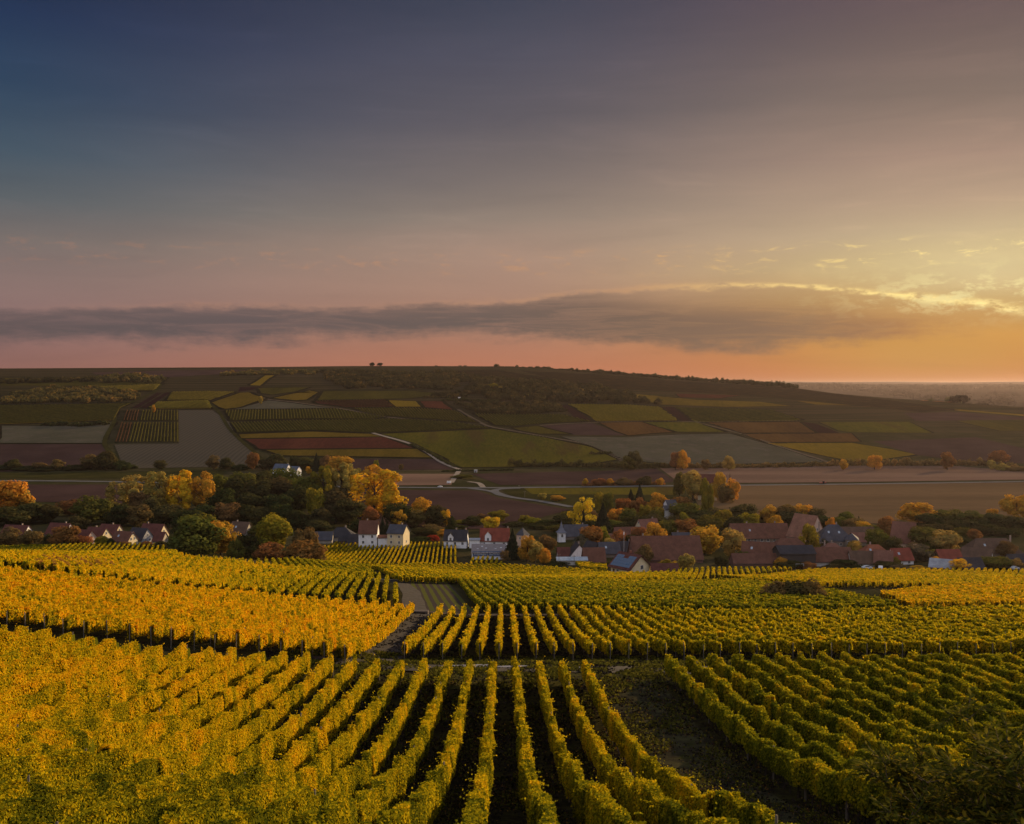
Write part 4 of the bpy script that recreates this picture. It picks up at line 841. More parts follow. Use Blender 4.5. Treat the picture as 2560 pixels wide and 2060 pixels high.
trees('''
480 1290 134 437 round og .13|big round yellow green tree at the left end of the round tree group
497 1286 110 462 round og|olive green tree rising just behind the big yellow green tree
549 1304 84 452 round or|orange red tree between the two big yellow green trees
612 1336 58 428 oval dg|small dark green tree below the orange red tree
588 1348 44 425 round og|olive tree squeezed in front of the orange red tree
683 1285 104 445 round yg|big bright yellow green tree beside the brown roofed house
672 1358 80 414 round rb .06|rusty round tree at the foot of the bright yellow green tree
757 1352 98 412 round rb .06|widest rusty orange round tree beside the straight vine rows
762 1322 62 440 oval br|brownish yellow tree behind the widest rusty tree
797 1362 36 412 wispy br|thin brown tree at the corner of the straight vine rows
20 1318 64 500 bush br|dark bush with rusty top at the far left edge of the village
76 1324 60 498 bush br|rusty topped bush, second from the left edge
118 1334 34 497 bush dm|small dark bush left of the rust brown garden tree
157 1315 62 492 round rb|rust brown round garden tree in front of the left red roofs
204 1338 52 497 bush rb|reddish grey shrub below the pinkish gable
252 1339 36 495 bush yg|small light green round shrub between two low red roofed houses
272 1345 20 494 bush dg|tiny dark shrub beside the small round green one
310 1353 30 490 bush rb|low rusty shrub before the long cream house
362 1352 26 490 bush rb|small red brown shrub before the black roofed house
398 1352 40 486 bush dm|dark shrub at the left foot of the big yellow green tree
262 1382 60 372 bush br|grey brown thicket in the left vineyards
301 1383 48 368 bush ta|reddish brown thicket beside the grey brown one in the left vineyards
228 1395 40 376 bush dg|low dark thicket at the left side of the vineyard thickets
22 1268 110 590 round dm|dark tree under the orange poplar at the left edge
72 1258 96 600 round dm|dark broad tree right of the orange poplar at the left edge
118 1262 72 605 round dm|dark tree left of the reddish one in the wood
168 1250 70 640 round rb|dull red brown tree in the front of the dark wood
222 1240 92 590 round og|tall dark olive tree in the middle of the left wood
186 1290 60 560 round dm|low dark tree behind the second red roof
262 1256 64 600 oval dm|dark tree right of the tall olive one in the left wood
300 1262 70 585 round dg|very dark round tree behind the row of red roofs
344 1262 66 580 round br|brownish dark tree under the thin grey poplar
376 1246 60 600 round dm|dark tree between the grey poplar and the golden ones
420 1262 78 575 round dm|broad dark tree under the golden poplars
462 1275 70 560 round dg|dark tree right above the big yellow green tree
505 1262 70 580 round dg|dark tree behind the orange red garden tree
556 1258 70 585 oval br|dark brown tree near the middle of the wood
605 1262 74 590 round dg|dark tree above the brown roofed house
650 1268 62 575 round dm|dark tree behind the bright yellow green tree
700 1262 74 590 round dg|dark tree in the hollow right of the yellow green tree
740 1275 60 570 round dg|low dark tree in the hollow before the tall green one
18 1202 106 640 round or .2|glowing orange poplar at the left edge above the dark trees
56 1224 46 645 oval ta|tan tree leaning on the glowing orange poplar
322 1189 98 665 group ta .1|thin grey gold poplar, left one above the dark wood
395 1178 84 662 group ta .1|grey gold poplar beside the brightest one of the left group
452 1176 82 655 group go .08|bright gold poplar in the middle of the left group
503 1181 76 658 group or .1|orange gold poplar at the right of the left group
345 1230 60 650 oval br|brown tree under the left poplars
548 1186 60 700 round og|olive topped tree right of the left poplars
590 1190 80 690 round dg|dark green tree in the middle of the big wood
600 1181 70 740 round og|olive tree standing a little higher in the big wood
640 1200 90 670 round dg|dark broad tree in the heart of the big wood
655 1178 70 760 round dm|dull green tree below the farm with white gable
700 1192 80 700 round dm|dull green tree in the big wood below the farm
710 1170 70 780 round og|lighter olive tree just below the farm with white gable
740 1215 80 650 round dg|dark tree right of the heart of the wood
560 1222 80 640 round dg|dark tree in the lower left of the big wood
620 1232 80 630 round dg|dark tree in the lower middle of the big wood
690 1236 80 630 round dg|dark tree in the lower right of the big wood
770 1190 80 700 round og|olive tree on the right shoulder of the big wood
792 1220 54 600 oval yg|greenish yellow narrow tree in front of the big wood
838 1222 112 605 round dm|wide dark tree left below the giant golden poplar
800 1270 60 575 round dm|dark tree below the greenish narrow one
870 1250 80 590 oval dm|dark tree at the foot of the giant golden poplar
806 1166 60 700 group yg|yellow green poplar left of the tan ones
852 1157 78 710 group ta|tall tan poplar behind the giant golden one
882 1160 60 722 group ta|tan poplar with sunlit top, second of the pair behind the giant
920 1162 70 735 group or|orange topped poplar behind the giant golden one
934 1176 134 640 group go .02|giant golden poplar group, brightest tree of the valley
925 1266 50 560 round rb|red brown round tree behind the tall white house
990 1258 64 575 round dg|dark green tree right below the giant golden poplar
995 1275 42 568 wispy or|thin orange brown tree before the dark green one
955 1292 26 535 conifer cn|dark conifer between the two white houses
966 1298 20 532 conifer cn|slim dark conifer left of the dark slate roof
1054 1246 62 600 oval or|tan orange tree with flat top right of the giant poplar
1036 1275 60 580 round br|brown tree below the tan orange one
1088 1264 74 588 round dm|dark green tree with sunlit right side beside the ploughed field
1113 1275 28 584 oval go|slim golden tree on the right side of the dark green one
1128 1290 26 570 bush dg|dark shrub at the end of the tree group by the ploughed field
1077 1310 54 550 wispy br|brown thin tree left of the white dormer house
1105 1323 26 535 round or|small orange tree left of the white dormer house
1080 1337 32 515 bush rd|bright red shrub beside the white dormer house
1050 1342 70 510 bush dg|dark clipped hedge shrub behind the straight vine rows
1152 1300 34 598 round yg|yellow green tree behind the white dormer house
1181 1290 44 590 round dm|dark tree behind the gap between dormer house and red roof
1204 1284 34 605 round br|dull brown tree left of the small golden tree
1227 1293 46 565 round go|small golden round tree behind the red roofed house
1246 1276 50 610 round yg|yellow green tree behind the small golden round tree
1281 1322 52 438 conifer cn|large dark conifer right of the winery hall
1262 1376 26 425 wispy br|small bare brown tree at the corner of the winery hall
1318 1340 44 428 oval or|tall rusty orange tree right of the large dark conifer
1338 1352 46 424 oval ta|tan thin tree beside the tall rusty orange one
1362 1372 36 420 round or|small orange tree at the right end of the tan trees
1366 1338 54 445 round br|wide olive brown tree before the church
1311 1288 30 600 oval yg|greenish gold slim tree behind the pink turret
1333 1294 46 590 round yg|light green tree right of the slim greenish gold one
1368 1300 56 585 round dg|dark tree left behind the church spire
1410 1288 64 590 round dm|dark green tree straight behind the church spire
1430 1278 60 600 round og|olive tree between church spire and bright gold tree
1458 1245 66 560 wispy go|bright golden thin tree above the church roof
1478 1272 40 575 round br|brown tree right of the bright golden thin one
1460 1275 22 530 conifer cn|blue dark slim conifer right of the church
1499 1232 30 640 oval yg|slim yellow green tree, left of a pair above the big conifer
1521 1231 34 638 oval og|slim olive tree, right of a pair above the big conifer
1508 1258 54 535 conifer cn|big black green conifer in the middle of the village
1480 1316 60 478 round rb|dark red tree right of the church
1455 1336 46 470 bush gy|blue grey bush below the church roof
1510 1316 28 486 round yg|small light green tree left of the big barn
1524 1345 44 455 round ta|tan bush between dark roofs and church
1551 1324 50 472 wispy rb|thin red brown tree behind the dark slate roofs
1545 1272 52 590 round or|orange brown tree right of the big conifer
1572 1270 46 585 round og|olive tree in the middle of the village park
1600 1210 34 700 conifer cn|dark conifer alone by the country road
1578 1222 30 705 conifer cn|smaller dark conifer left of the lone one by the road
1562 1246 50 650 round rb|dull red brown tree below the smaller dark conifer
1598 1245 50 645 round rb|dull reddish tree below the lone dark conifer
1645 1232 56 655 round or|orange gold tree left of the low white house
1612 1262 34 620 oval yg|light olive slim tree in the village park
1654 1266 58 610 round yg|yellow olive broad tree in the village park
1630 1285 60 570 round dm|dull green tree above the cream gable
1706 1242 70 625 round rb|reddish topped broad tree left of the tall poplar
1716 1258 76 600 round og|olive tree in front of the reddish topped one
1764 1196 25 640 poplar yg|tall golden green column poplar
1778 1211 16 640 poplar yg|slimmer column poplar right of the tall one
1700 1180 32 760 round og|green tree left of the farmhouse by the road
1733 1177 66 745 round ta|broad tan gold tree beside the farmhouse by the road
1800 1181 38 735 oval or|orange tree right of the farmhouse by the road
1832 1197 36 725 round or|orange tree at the right end of the farmhouse garden
1815 1210 40 720 bush br|brown shrubs below the orange farmhouse trees
1826 1184 10 760 conifer cn|tiny dark conifer behind the farmhouse garden
1357 1233 24 745 round ta|small tan orange tree in the meadow by the village road
1393 1238 34 735 round or|orange tree in the meadow beside the small tan one
1636 1307 58 482 round or|orange topped round tree before the cream gable
1600 1318 40 490 round rb|reddish tree behind the big barn roof
1670 1300 50 520 round og|olive green tree right of the orange topped one
1714 1297 72 522 round rb|wide red brown tree behind the orange globe tree
1710 1281 34 560 round yg|light green round tree above the wide red brown one
1762 1275 60 580 round dg|dark green tree at the foot of the column poplars
1765 1315 86 462 round or .04|glowing orange globe tree right of the big barn
1772 1288 64 540 round og|olive round tree behind the orange globe tree
1812 1274 64 570 round yg|yellow olive tree above the manor's left end
1858 1261 84 600 round dm|dark olive tree behind the long manor roof
1875 1283 56 560 round yg|bright green gold round tree behind the long manor roof
1832 1322 60 448 oval ta|tall tan olive tree between globe tree and red barn
1614 1362 52 420 round br|brown tree standing before the big barn roof
1720 1386 46 392 oval ta|olive gold tree right of the annex with red roof
1664 1397 34 400 bush yg|light green shrub before the big barn
1926 1263 52 602 round or|orange tree behind the right end of the manor roof
1942 1288 46 560 round or|rusty tree just above the manor roof end
1972 1262 56 602 round br|dark brown tree left of the pink tower roof
2008 1261 48 600 round or|orange topped tree behind the pink tower roof
2044 1271 50 595 round dm|dark olive tree right behind the pink tower roof
2082 1294 26 560 round or|small orange tree above the slate mansion
2120 1280 46 580 round og|green tree behind the slate mansion
2150 1290 18 575 conifer cn|small dark conifer right behind the slate mansion
2162 1303 50 555 round or|orange shrubby tree right of the small conifer
2025 1311 52 455 round yg|yellow olive tree before the pink tower roof
2222 1291 54 520 round rb|red brown round tree at the right of the mansion
2198 1323 56 470 round og|olive tree with golden top right of the mansion
2238 1342 52 455 round dm|dark green tree before the tall brown roof
2300 1256 90 600 round or|bright orange twin topped tree on the right
2330 1285 70 580 round dg|dark tree below the bright orange twin topped one
2375 1274 84 590 round og|dark olive tree in the right wood
2430 1278 86 585 round og|olive tree in the middle of the right wood
2490 1284 84 575 round dm|dull green tree in the right wood
2540 1290 70 560 round dm|dull green tree at the right edge of the wood
2410 1300 80 550 round dg|dark tree in the lower part of the right wood
2470 1310 80 545 round dg|dark tree above the long brown roof
2546 1238 76 620 oval or|orange tree at the right edge of the picture
2484 1272 32 630 round or|small orange tree showing over the right wood
2320 1318 90 478 round og|olive gold tree left of the long brown roof
2366 1326 78 466 round ta|tan orange tree before the long brown roof
2440 1322 38 520 round rb|reddish tree above the long brown roof
2408 1318 44 530 round og|green tree between reddish tree and tan orange tree
2298 1360 72 428 round gy .05|grey purple bare looking tree right of the white house
2305 1414 44 402 bush or|low orange bush by the grey metal roof
2405 1396 46 392 wispy go .25|small bright golden tree before the dark shed
2496 1392 82 400 round og .02|dark green globe shaped tree at the lower right of the village
2548 1396 34 402 oval ta|tan tree at the right edge beside the green globe tree
2160 1418 36 402 bush ta|straw coloured shrub below the brown barn
2258 1412 54 400 bush gy|grey shrub below the white house
2085 1410 50 404 bush dm|dark shrub by the low wall of the black barn
1975 1400 70 408 bush dm|ivy green hedge before the black barn
2022 1404 52 406 bush rb|reddish hedge end before the black barn
1395 1404 60 417 bush dg|dark hedge below the flat grey shed
1938 1452 66 203 bush br|low purple brown bramble in the yellow vineyard on the right
1988 1453 110 205 bush dm|wide dark bramble in the yellow vineyard on the right
2032 1446 72 202 bush br|tallest brown bush in the yellow vineyard on the right
32 1148 40 1010 round dm|dark round tree far left in the hedge line under the hill
10 1162 60 1010 bush dg|dark shrub at the left end of the hedge line
68 1164 70 1010 bush dg|dark shrub between two round hedge trees at the left
96 1156 40 1012 round br|brown tree in the left hedge line
140 1148 36 1012 round br|dull gold tree left of the big hedge tree
120 1168 90 1008 bush dg|long dark shrub in the left hedge line
185 1162 60 1010 bush dg|dark shrub below the dull gold hedge tree
228 1136 60 1015 round br|brown broad tree in the left hedge line
264 1128 62 1012 round dm|tallest dark tree of the left hedge line
300 1152 50 1010 bush dg|dark shrub right of the tallest hedge tree
398 1150 34 1012 round dm|round dark tree alone below the pale stubble field
532 1138 36 1012 round br|brownish tree of a pair below the pale stubble field
564 1144 36 1010 round dm|darker tree of a pair below the pale stubble field
632 1132 34 1010 oval rb|red brown pointed tree left of the farm
600 1160 44 1008 bush dg|dark shrub left of the red brown pointed tree
664 1146 44 1005 round dm|dark tree left behind the farm
690 1134 54 1012 round dm|wide dark tree behind the farm
732 1140 24 1000 oval dg|dark narrow tree beside the farm
790 1132 30 995 conifer cn|dark conifer right of the farm
762 1142 50 1000 round dm|dark tree between farm and conifer
812 1138 34 1000 oval br|brown tree right of the dark conifer
848 1140 62 990 round or|orange brown tree above the tan poplars
770 1166 14 960 round or|tiny orange tree beside the farm
940 1150 14 1010 oval yg|small green tree alone in the brown field
1002 1160 12 1005 oval br|small bare tree alone in the brown field
1156 1186 52 925 bush og|green brown thicket beside the gravel path
1172 1196 34 915 bush br|brown thicket near the road junction
1586 1127 38 1010 round dm|dark round tree in the long hedge line
1570 1140 44 1008 round og|olive tree left of the dark round hedge tree
1690 1130 30 1010 round rb|brown tree of a pair in the long hedge line
1707 1126 32 1008 oval or|orange tree of a pair in the long hedge line
1765 1148 26 1010 round br|small gold brown tree in the long hedge line
1822 1140 28 1010 round ta|round tan gold tree in the long hedge line
2188 1138 42 1012 round or|orange round tree in the hedge line on the right
2110 1148 20 1010 round or|small orange tree in the hedge line on the right
2370 1130 36 1010 round rb|dull reddish tree in the hedge line on the right
2500 1126 44 1060 round rb|hazy reddish tree standing behind the right hedge line
2480 1150 20 1010 oval ta|slim gold tree at the right end of the hedge line
2508 1158 36 1005 bush ta|gold shrub at the right end of the hedge line
2540 1166 50 1000 bush br|brown shrubs by the right edge of the picture
762 980 36 1650 round dg|round dark tree standing alone on the hillside
1233 958 28 1700 oval yg|tall yellow green tree on the hill, left of a pair
1255 965 26 1700 oval ta|gold tree on the hill, right of a pair
1322 985 20 1600 oval yg|pale green tree before the hill wood
1455 972 40 1700 round ta|gold brown tree in the hill wood
1218 1014 18 1480 round or|tiny orange tree at the edge of the hill thicket
652 990 10 1500 round ta|tiny tree at the fork of the hill track
384 1012 10 1420 oval or|tiny orange tree above the square plots
931 906 15 2480 round cn|left one of two dark round trees on the hilltop
950 907 15 2480 round cn|right one of two dark round trees on the hilltop
1464 1196 14 855 round or|tiny orange shrub at the left of the roadside row
1498 1195 38 858 bush rb|rusty shrub in the roadside row, left part
1526 1196 18 858 round or|small orange tree in the middle of the roadside row
1562 1194 44 858 bush br|brown shrub in the roadside row
1612 1190 38 860 bush dm|green brown shrub in the roadside row, right part
1652 1195 20 856 round or|bright orange shrub ending the roadside row
''')
trees('''
1290 1305 63 590 round dm .05|dull dark rounded tree behind the pink turret
1345 1310 65 575 round dg .05|dark green broad tree behind the pink turret
1395 1312 59 560 round og .05|olive green spreading tree behind the church spire
1420 1335 79 545 round dg .05|dark green bushy tree behind the church spire
1475 1300 68 560 round dm .05|dull dark rounded tree behind the big black green conifer
1535 1300 71 560 round og .05|olive green broad tree behind the big black green conifer
1570 1305 60 555 round dm .05|dull dark spreading tree behind the huge barn
1600 1290 58 560 round dg .05|dark green bushy tree behind the huge barn
1640 1275 58 590 round og .05|olive green rounded tree behind the huge barn
1690 1290 56 560 round dm .05|dull dark broad tree behind the huge barn
1740 1285 68 575 round dg .05|dark green spreading tree behind the orange globe tree
1790 1270 73 600 round dm .05|dull dark bushy tree behind the orange globe tree
1840 1292 65 560 round dg .05|dark green rounded tree behind the long manor house
1935 1275 81 610 round br .05|brownish broad tree behind the long manor house
1990 1280 80 590 round dm .05|dull dark spreading tree behind the steep pink roof
2060 1290 57 570 round dg .05|dark green bushy tree behind the slate mansion
2100 1292 63 570 round og .05|olive green rounded tree behind the slate mansion
2135 1296 72 565 round br .05|brownish broad tree behind the slate mansion
2180 1315 73 540 round og .05|olive green spreading tree behind the tall rose brown barn
2250 1300 67 560 round dm .05|dull dark bushy tree behind the tall rose brown barn
2275 1330 64 500 round dg .05|dark green rounded tree beside the tall rose brown barn
2345 1310 80 540 round dm .05|dull dark broad tree behind the bright orange twin topped tree
2400 1340 61 500 round dg .05|dark green spreading tree beside the long dark brown roof
2520 1320 82 540 round dg .05|dark green bushy tree behind the long dark brown roof
2350 1345 59 470 round og .05|olive green rounded tree beside the bright orange twin topped tree
1790 1330 64 500 round dg .05|dark green broad tree beside the orange globe tree
1590 1340 82 470 round dg .05|dark green rounded tree beside the huge barn
1745 1350 76 470 round rb .05|rusty broad tree beside the orange globe tree
2120 1400 81 410 round dg .05|dark green spreading tree beside the slate mansion
2235 1405 64 405 round dm .05|dull dark bushy tree beside the tall rose brown barn
2330 1375 81 440 round og .05|olive green rounded tree beside the bright orange twin topped tree, partly hidden by its neighbour
2470 1395 64 425 round dm .05|dull dark broad tree beside the long dark brown roof
1135 1312 62 570 round dg .05|dark green spreading tree behind the white dormer house
1060 1320 61 540 round dm .05|dull dark bushy tree behind the white dormer house
900 1300 65 560 round dg .05|dark green rounded tree behind the two tall white houses
790 1300 65 560 round dm .05|dull dark broad tree behind the dark hip roofed house
660 1310 76 540 round og .05|olive green spreading tree behind the round tree group
480 1310 83 520 round dg .05|dark green bushy tree beside the round tree group
520 1330 79 480 round dm .05|dull dark rounded tree beside the round tree group
640 1345 83 440 round og .05|olive green broad tree beside the round tree group
''')
trees('''
1958 1392 34 409 bush or|small orange shrub at the left end of the black barn hedge
2140 1352 44 455 round ta|tan tree between the rose hip roof and the orange red one
2060 1345 36 468 round dm|dark garden tree before the slate mansion
2240 1392 30 412 round og|small olive tree hiding the left wall of the white house
2205 1402 34 408 round dm|small dark tree before the rose roofed barn
1940 1362 40 452 round or|rusty orange tree between the brown roofed house and the rose hip roof
1862 1378 36 430 round og|small olive tree before the long low red barn
2395 1372 44 445 round dm|dark tree left of the white gabled house
2520 1352 52 445 round br|brown tree before the right end of the long dark brown roof
2345 1392 30 408 round or|small rusty tree above the grey metal roof
1805 1388 34 412 bush dg|dark shrub left of the long low red barn
1690 1402 30 398 bush or|small rusty shrub right of the red roofed annex
1580 1385 26 415 round dm|dark little tree behind the chimney of the solar roof house
'''.replace('\r', ''))
# hedges at the foot of the hill: a hedge is one thing
def hedge(pts, wd, ht, col, label, step=5.0, big=0.35, name='hedge', n=260, kind=None, cat='hedge'):
    P = [at(*p) for p in pts]; r = np.random.default_rng(len(label)); VV, QQ, TT = [], [], []; base = 0
    c0 = P[0].copy(); XY = np.array([(p.x, p.y) for p in P]); t = np.concatenate([[0], np.cumsum(np.hypot(*np.diff(XY, axis=0).T))])
    for s in np.arange(0, t[-1], step):
        x, y = np.interp(s, t, XY[:, 0]), np.interp(s, t, XY[:, 1])+r.uniform(-wd/3, wd/3); H = ht*(0.7+big*abs(r.normal()))
        Pt, N, sz, ti = crown_arrays('bush', int(r.integers(0, 9999)), n, 0.30); rr = step*r.uniform(0.7, 1.1)
        V, Q = kites(Pt*np.array([rr, rr, H]), N, sz*rr, r); V = V+np.array([x-c0.x, y-c0.y, h1(x, y)-c0.z-0.2])
        VV.append(V); QQ.append(Q+base); base += len(V); TT.append(np.repeat(np.clip(ti+r.normal(0, 0.16), 0, 1), 4))
    me = mk(name, np.concatenate(VV), np.concatenate(QQ), np.concatenate(TT)); me.materials.append(TREELEAF)
    o = bpy.data.objects.new(name, me); COL.objects.link(o); o.location = c0; o.color = (*PAL[col], 1); return tag(o, label, cat, kind=kind)
hedge([(-20, 1174), (120, 1176), (340, 1171)], 6, 4.5, 'dg', 'dark hedge under the ploughed field at the left foot of the hill')
hedge([(560, 1172), (680, 1170), (830, 1166)], 6, 5, 'dm', 'dark hedge around the farm with the white gable')
hedge([(1278, 1166), (1420, 1167), (1550, 1169), (1700, 1171)], 7, 7, 'dm', 'long brown hedge line, left part, below the green hill vineyard')
hedge([(1700, 1171), (1900, 1169), (2060, 1166)], 6, 5, 'br', 'long brown hedge line, middle part, below the grey green field')
hedge([(2060, 1166), (2200, 1164), (2300, 1164), (2450, 1164)], 8, 7, 'br', 'rusty hedge line below the yellow field on the right')
hedge([(2460, 1164), (2520, 1172), (2600, 1184)], 8, 6, 'br', 'short hedge turning down at the right edge')
hedge([(1460, 1214), (1660, 1211)], 4, 3.0, 'rb', 'low rusty hedge beside the country road', 4)
hedge([(1110, 1179), (1285, 1176)], 3, 1.8, 'dg', 'thin dark hedge beside the path below the green hill vineyard', 4)
hedge([(1030, 1112), (1090, 1142), (1148, 1170)], 3, 2.0, 'dg', 'thin dark hedge along the gravel path on the slope', 4)
hedge([(118, 1063), (200, 1066), (268, 1062)], 10, 5, 'dg', 'dark thicket between gold vineyard and pale field on the hill', 8)
hedge([(1110, 1002), (1250, 1004)], 6, 4, 'dg', 'dark straight hedge high on the hill left of the gold tree', 7)
hedge([(1480, 1135), (1530, 1134)], 5, 3, 'dm', 'small dark thicket at the corner of the green hill vineyard', 5)
# woods of the hill, too far to tell trunks apart: one mass each
def wood(px, count, ht, rad, cols, label, n=200):
    poly = [tuple(at(*p)[:2]) for p in px]; xs = [p[0] for p in poly]; ys = [p[1] for p in poly]; r = random.Random(len(label)+count)
    rn = np.random.default_rng(count); VV, QQ, TT, MI = [], [], [], []; base = 0; k = 0; c0 = Vector((xs[0], ys[0], h1(xs[0], ys[0])))
    def inside(x, y):
        c_ = False
        for i in range(len(poly)):
            (x1, y1), (x2, y2) = poly[i], poly[i-1]
            if (y1 > y) != (y2 > y) and x < (x2-x1)*(y-y1)/(y2-y1)+x1: c_ = not c_
        return c_
    tries = 0
    while k < count and tries < 40000:
        tries += 1; x, y = r.uniform(min(xs), max(xs)), r.uniform(min(ys), max(ys))
        if not inside(x, y): continue
        k += 1; H = ht*r.uniform(0.6, 1.25); rr = rad*r.uniform(0.6, 1.35)
        Pt, N, sz, ti = crown_arrays('bush', r.randrange(9999), n, 0.30)
        V, Q = kites(Pt*np.array([rr, rr, H]), N, sz*rr, rn); V = V+np.array([x-c0.x, y-c0.y, h1(x, y)-c0.z-0.3])
        VV.append(V); QQ.append(Q+base); base += len(V); TT.append(np.repeat(np.clip(ti*0.5+r.uniform(0.0, 0.5), 0, 1), 4)); 
    me = mk('woodland', np.concatenate(VV), np.concatenate(QQ), np.concatenate(TT)); me.materials.append(WOODMAT[cols])
    o = bpy.data.objects.new('woodland', me); COL.objects.link(o); o.location = c0; tag(o, label, 'wood', kind='stuff')
WOODMAT = {'d': leafmat('dark hill wood', [(0, (.022, .024, .012)), (.6, (.05, .045, .018)), (.9, (.11, .075, .024)), (1, (.22, .12, .03))], 0.01, 0.35, 0.25),
           'm': leafmat('mixed hill wood', [(0, (.035, .035, .018)), (.5, (.09, .08, .028)), (.8, (.20, .13, .035)), (1, (.32, .16, .04))], 0.008, 0.5, 0.3),
           'h': leafmat('hazy plain wood', [(0, (.010, .012, .011)), (1, (.018, .017, .014))], 0.002, 0.3, 0.05)}
wood([(0, 1010), (40, 985), (120, 972), (250, 974), (330, 980), (350, 995), (290, 1006), (150, 1008)], 260, 8, 8, 'm', 'dark brown wood above the gold vineyard at the left of the hill')
wood([(0, 955), (60, 951), (150, 950), (240, 948), (245, 955), (100, 958), (0, 962)], 90, 8, 9, 'd', 'dark belt of trees high on the left of the hill')
wood([(242, 950), (300, 944), (400, 948), (412, 956), (300, 958), (240, 957)], 80, 11, 9, 'm', 'clump of trees high on the left of the hill')
wood([(560, 933), (700, 929), (800, 932), (790, 938), (640, 938), (530, 941)], 90, 7, 9, 'm', 'band of autumn shrubs near the hilltop')
wood([(800, 930), (960, 930), (1130, 933), (1180, 945), (1130, 975), (1010, 972), (860, 972), (830, 955)], 420, 8, 10, 'd', 'dark scrub wood covering the top of the hill')
wood([(1180, 948), (1300, 955), (1420, 965), (1500, 972), (1540, 985), (1620, 1000), (1660, 1012), (1540, 1010), (1400, 1006), (1250, 1004), (1170, 985)], 420, 11, 9, 'd', 'dark wood in the middle of the hill')
wood([(1140, 1010), (1250, 1012), (1400, 1010), (1410, 1030), (1300, 1036), (1190, 1032)], 200, 7, 7, 'd', 'dark thicket below the hill wood')
wood([(1080, 985), (1170, 980), (1180, 995), (1060, 998)], 30, 6, 7, 'd', 'loose shrubs left of the hill wood')
def rz(px): u = (px-1280)/FX; return float(fd(u))
r_ = random.Random(5); NRT = 0
for x in list(range(1240, 1330, 14))+list(range(1330, 1990, 5)):
    xx = x+r_.uniform(-4, 4); u = (xx-1280)/FX; D = float(fd(u))-r_.uniform(0, 40)
    ty = float(np.interp(xx, [1200, 1250, 1500, 1750, 1950, 2100], [914, 915, 928, 946, 957, 975]))-r_.choice([0, 1, 2, 2, 3, 5])
    tree(xx, ty, r_.uniform(8, 17), D, 'bush', 'dg', 'dark bush in the row along the skyline of the hill', group='bushes on the skyline of the hill', name='skyline_bush', n=500)
for x in (1090, 1150, 1163): tree(x, 913, 9, 2470, 'bush', 'dg', 'dark bush in the row along the skyline of the hill', group='bushes on the skyline of the hill', name='skyline_bush', n=500)
wood([(2040, 974), (2150, 980), (2300, 998), (2400, 1012), (2560, 1016), (2560, 988), (2300, 976), (2050, 968)], 150, 14, 26, 'h', 'hazy woods of the plain beyond the hill', n=160)
wood([(1980, 963), (2700, 966), (2700, 976), (2200, 972), (2000, 968)], 170, 18, 80, 'h', 'faint far woods on the horizon plain', n=90)
for x, t_, w_ in ((2328, 996, 24), (2372, 992, 26), (2392, 994, 24), (2312, 1012, 20), (2345, 1014, 24), (2370, 1013, 26)):
    tree(x, t_, w_, 1800 if t_ > 1000 else 2300, 'round', 'rb' if t_ > 1000 else 'dg', 'hazy round tree in the far row at the right end of the hill', group='hazy trees at the right end of the hill', n=900)
# ------------------------------------------------------------------ houses
WC = dict(white=(.78, .78, .80), cream=(.62, .52, .34), pinkish=(.55, .40, .32), grey=(.34, .34, .36), beige=(.36, .32, .27), stone=(.22, .19, .165), brick=(.17, .085, .07), black=(.05, .045, .045), yellow=(.80, .68, .44), paint=(.60, .58, .55))
RC = dict(dred=(.125, .045, .036), red=(.23, .058, .038), brown=(.12, .072, .050), black=(.045, .043, .050), slate=(.075, .076, .092), brownred=(.150, .066, .045), pink=(.28, .135, .090), orange=(.27, .095, .050), rose=(.20, .090, .066), metal=(.36, .37, .40), pale=(.42, .47, .52), navy=(.09, .11, .15))
WHITE = paint('white painted frame', (.72, .72, .72), 0.6, 0.1)
GREYT = paint('dark gutter trim', (.10, .09, .085), 0.7, 0.2)
m, n = newmat('window glass'); out(n, principled(n, (0.03, 0.035, 0.045), 0.12, spec=0.6)); GLASS = m
m, n = newmat('roof light glass'); out(n, principled(n, (0.35, 0.42, 0.5), 0.15, spec=0.8)); SKYL = m
CHIM = paint('chimney render', (.34, .26, .22), 0.9, 0.3); DOOR = paint('dark door', (.09, .055, .04), 0.7, 0.3)
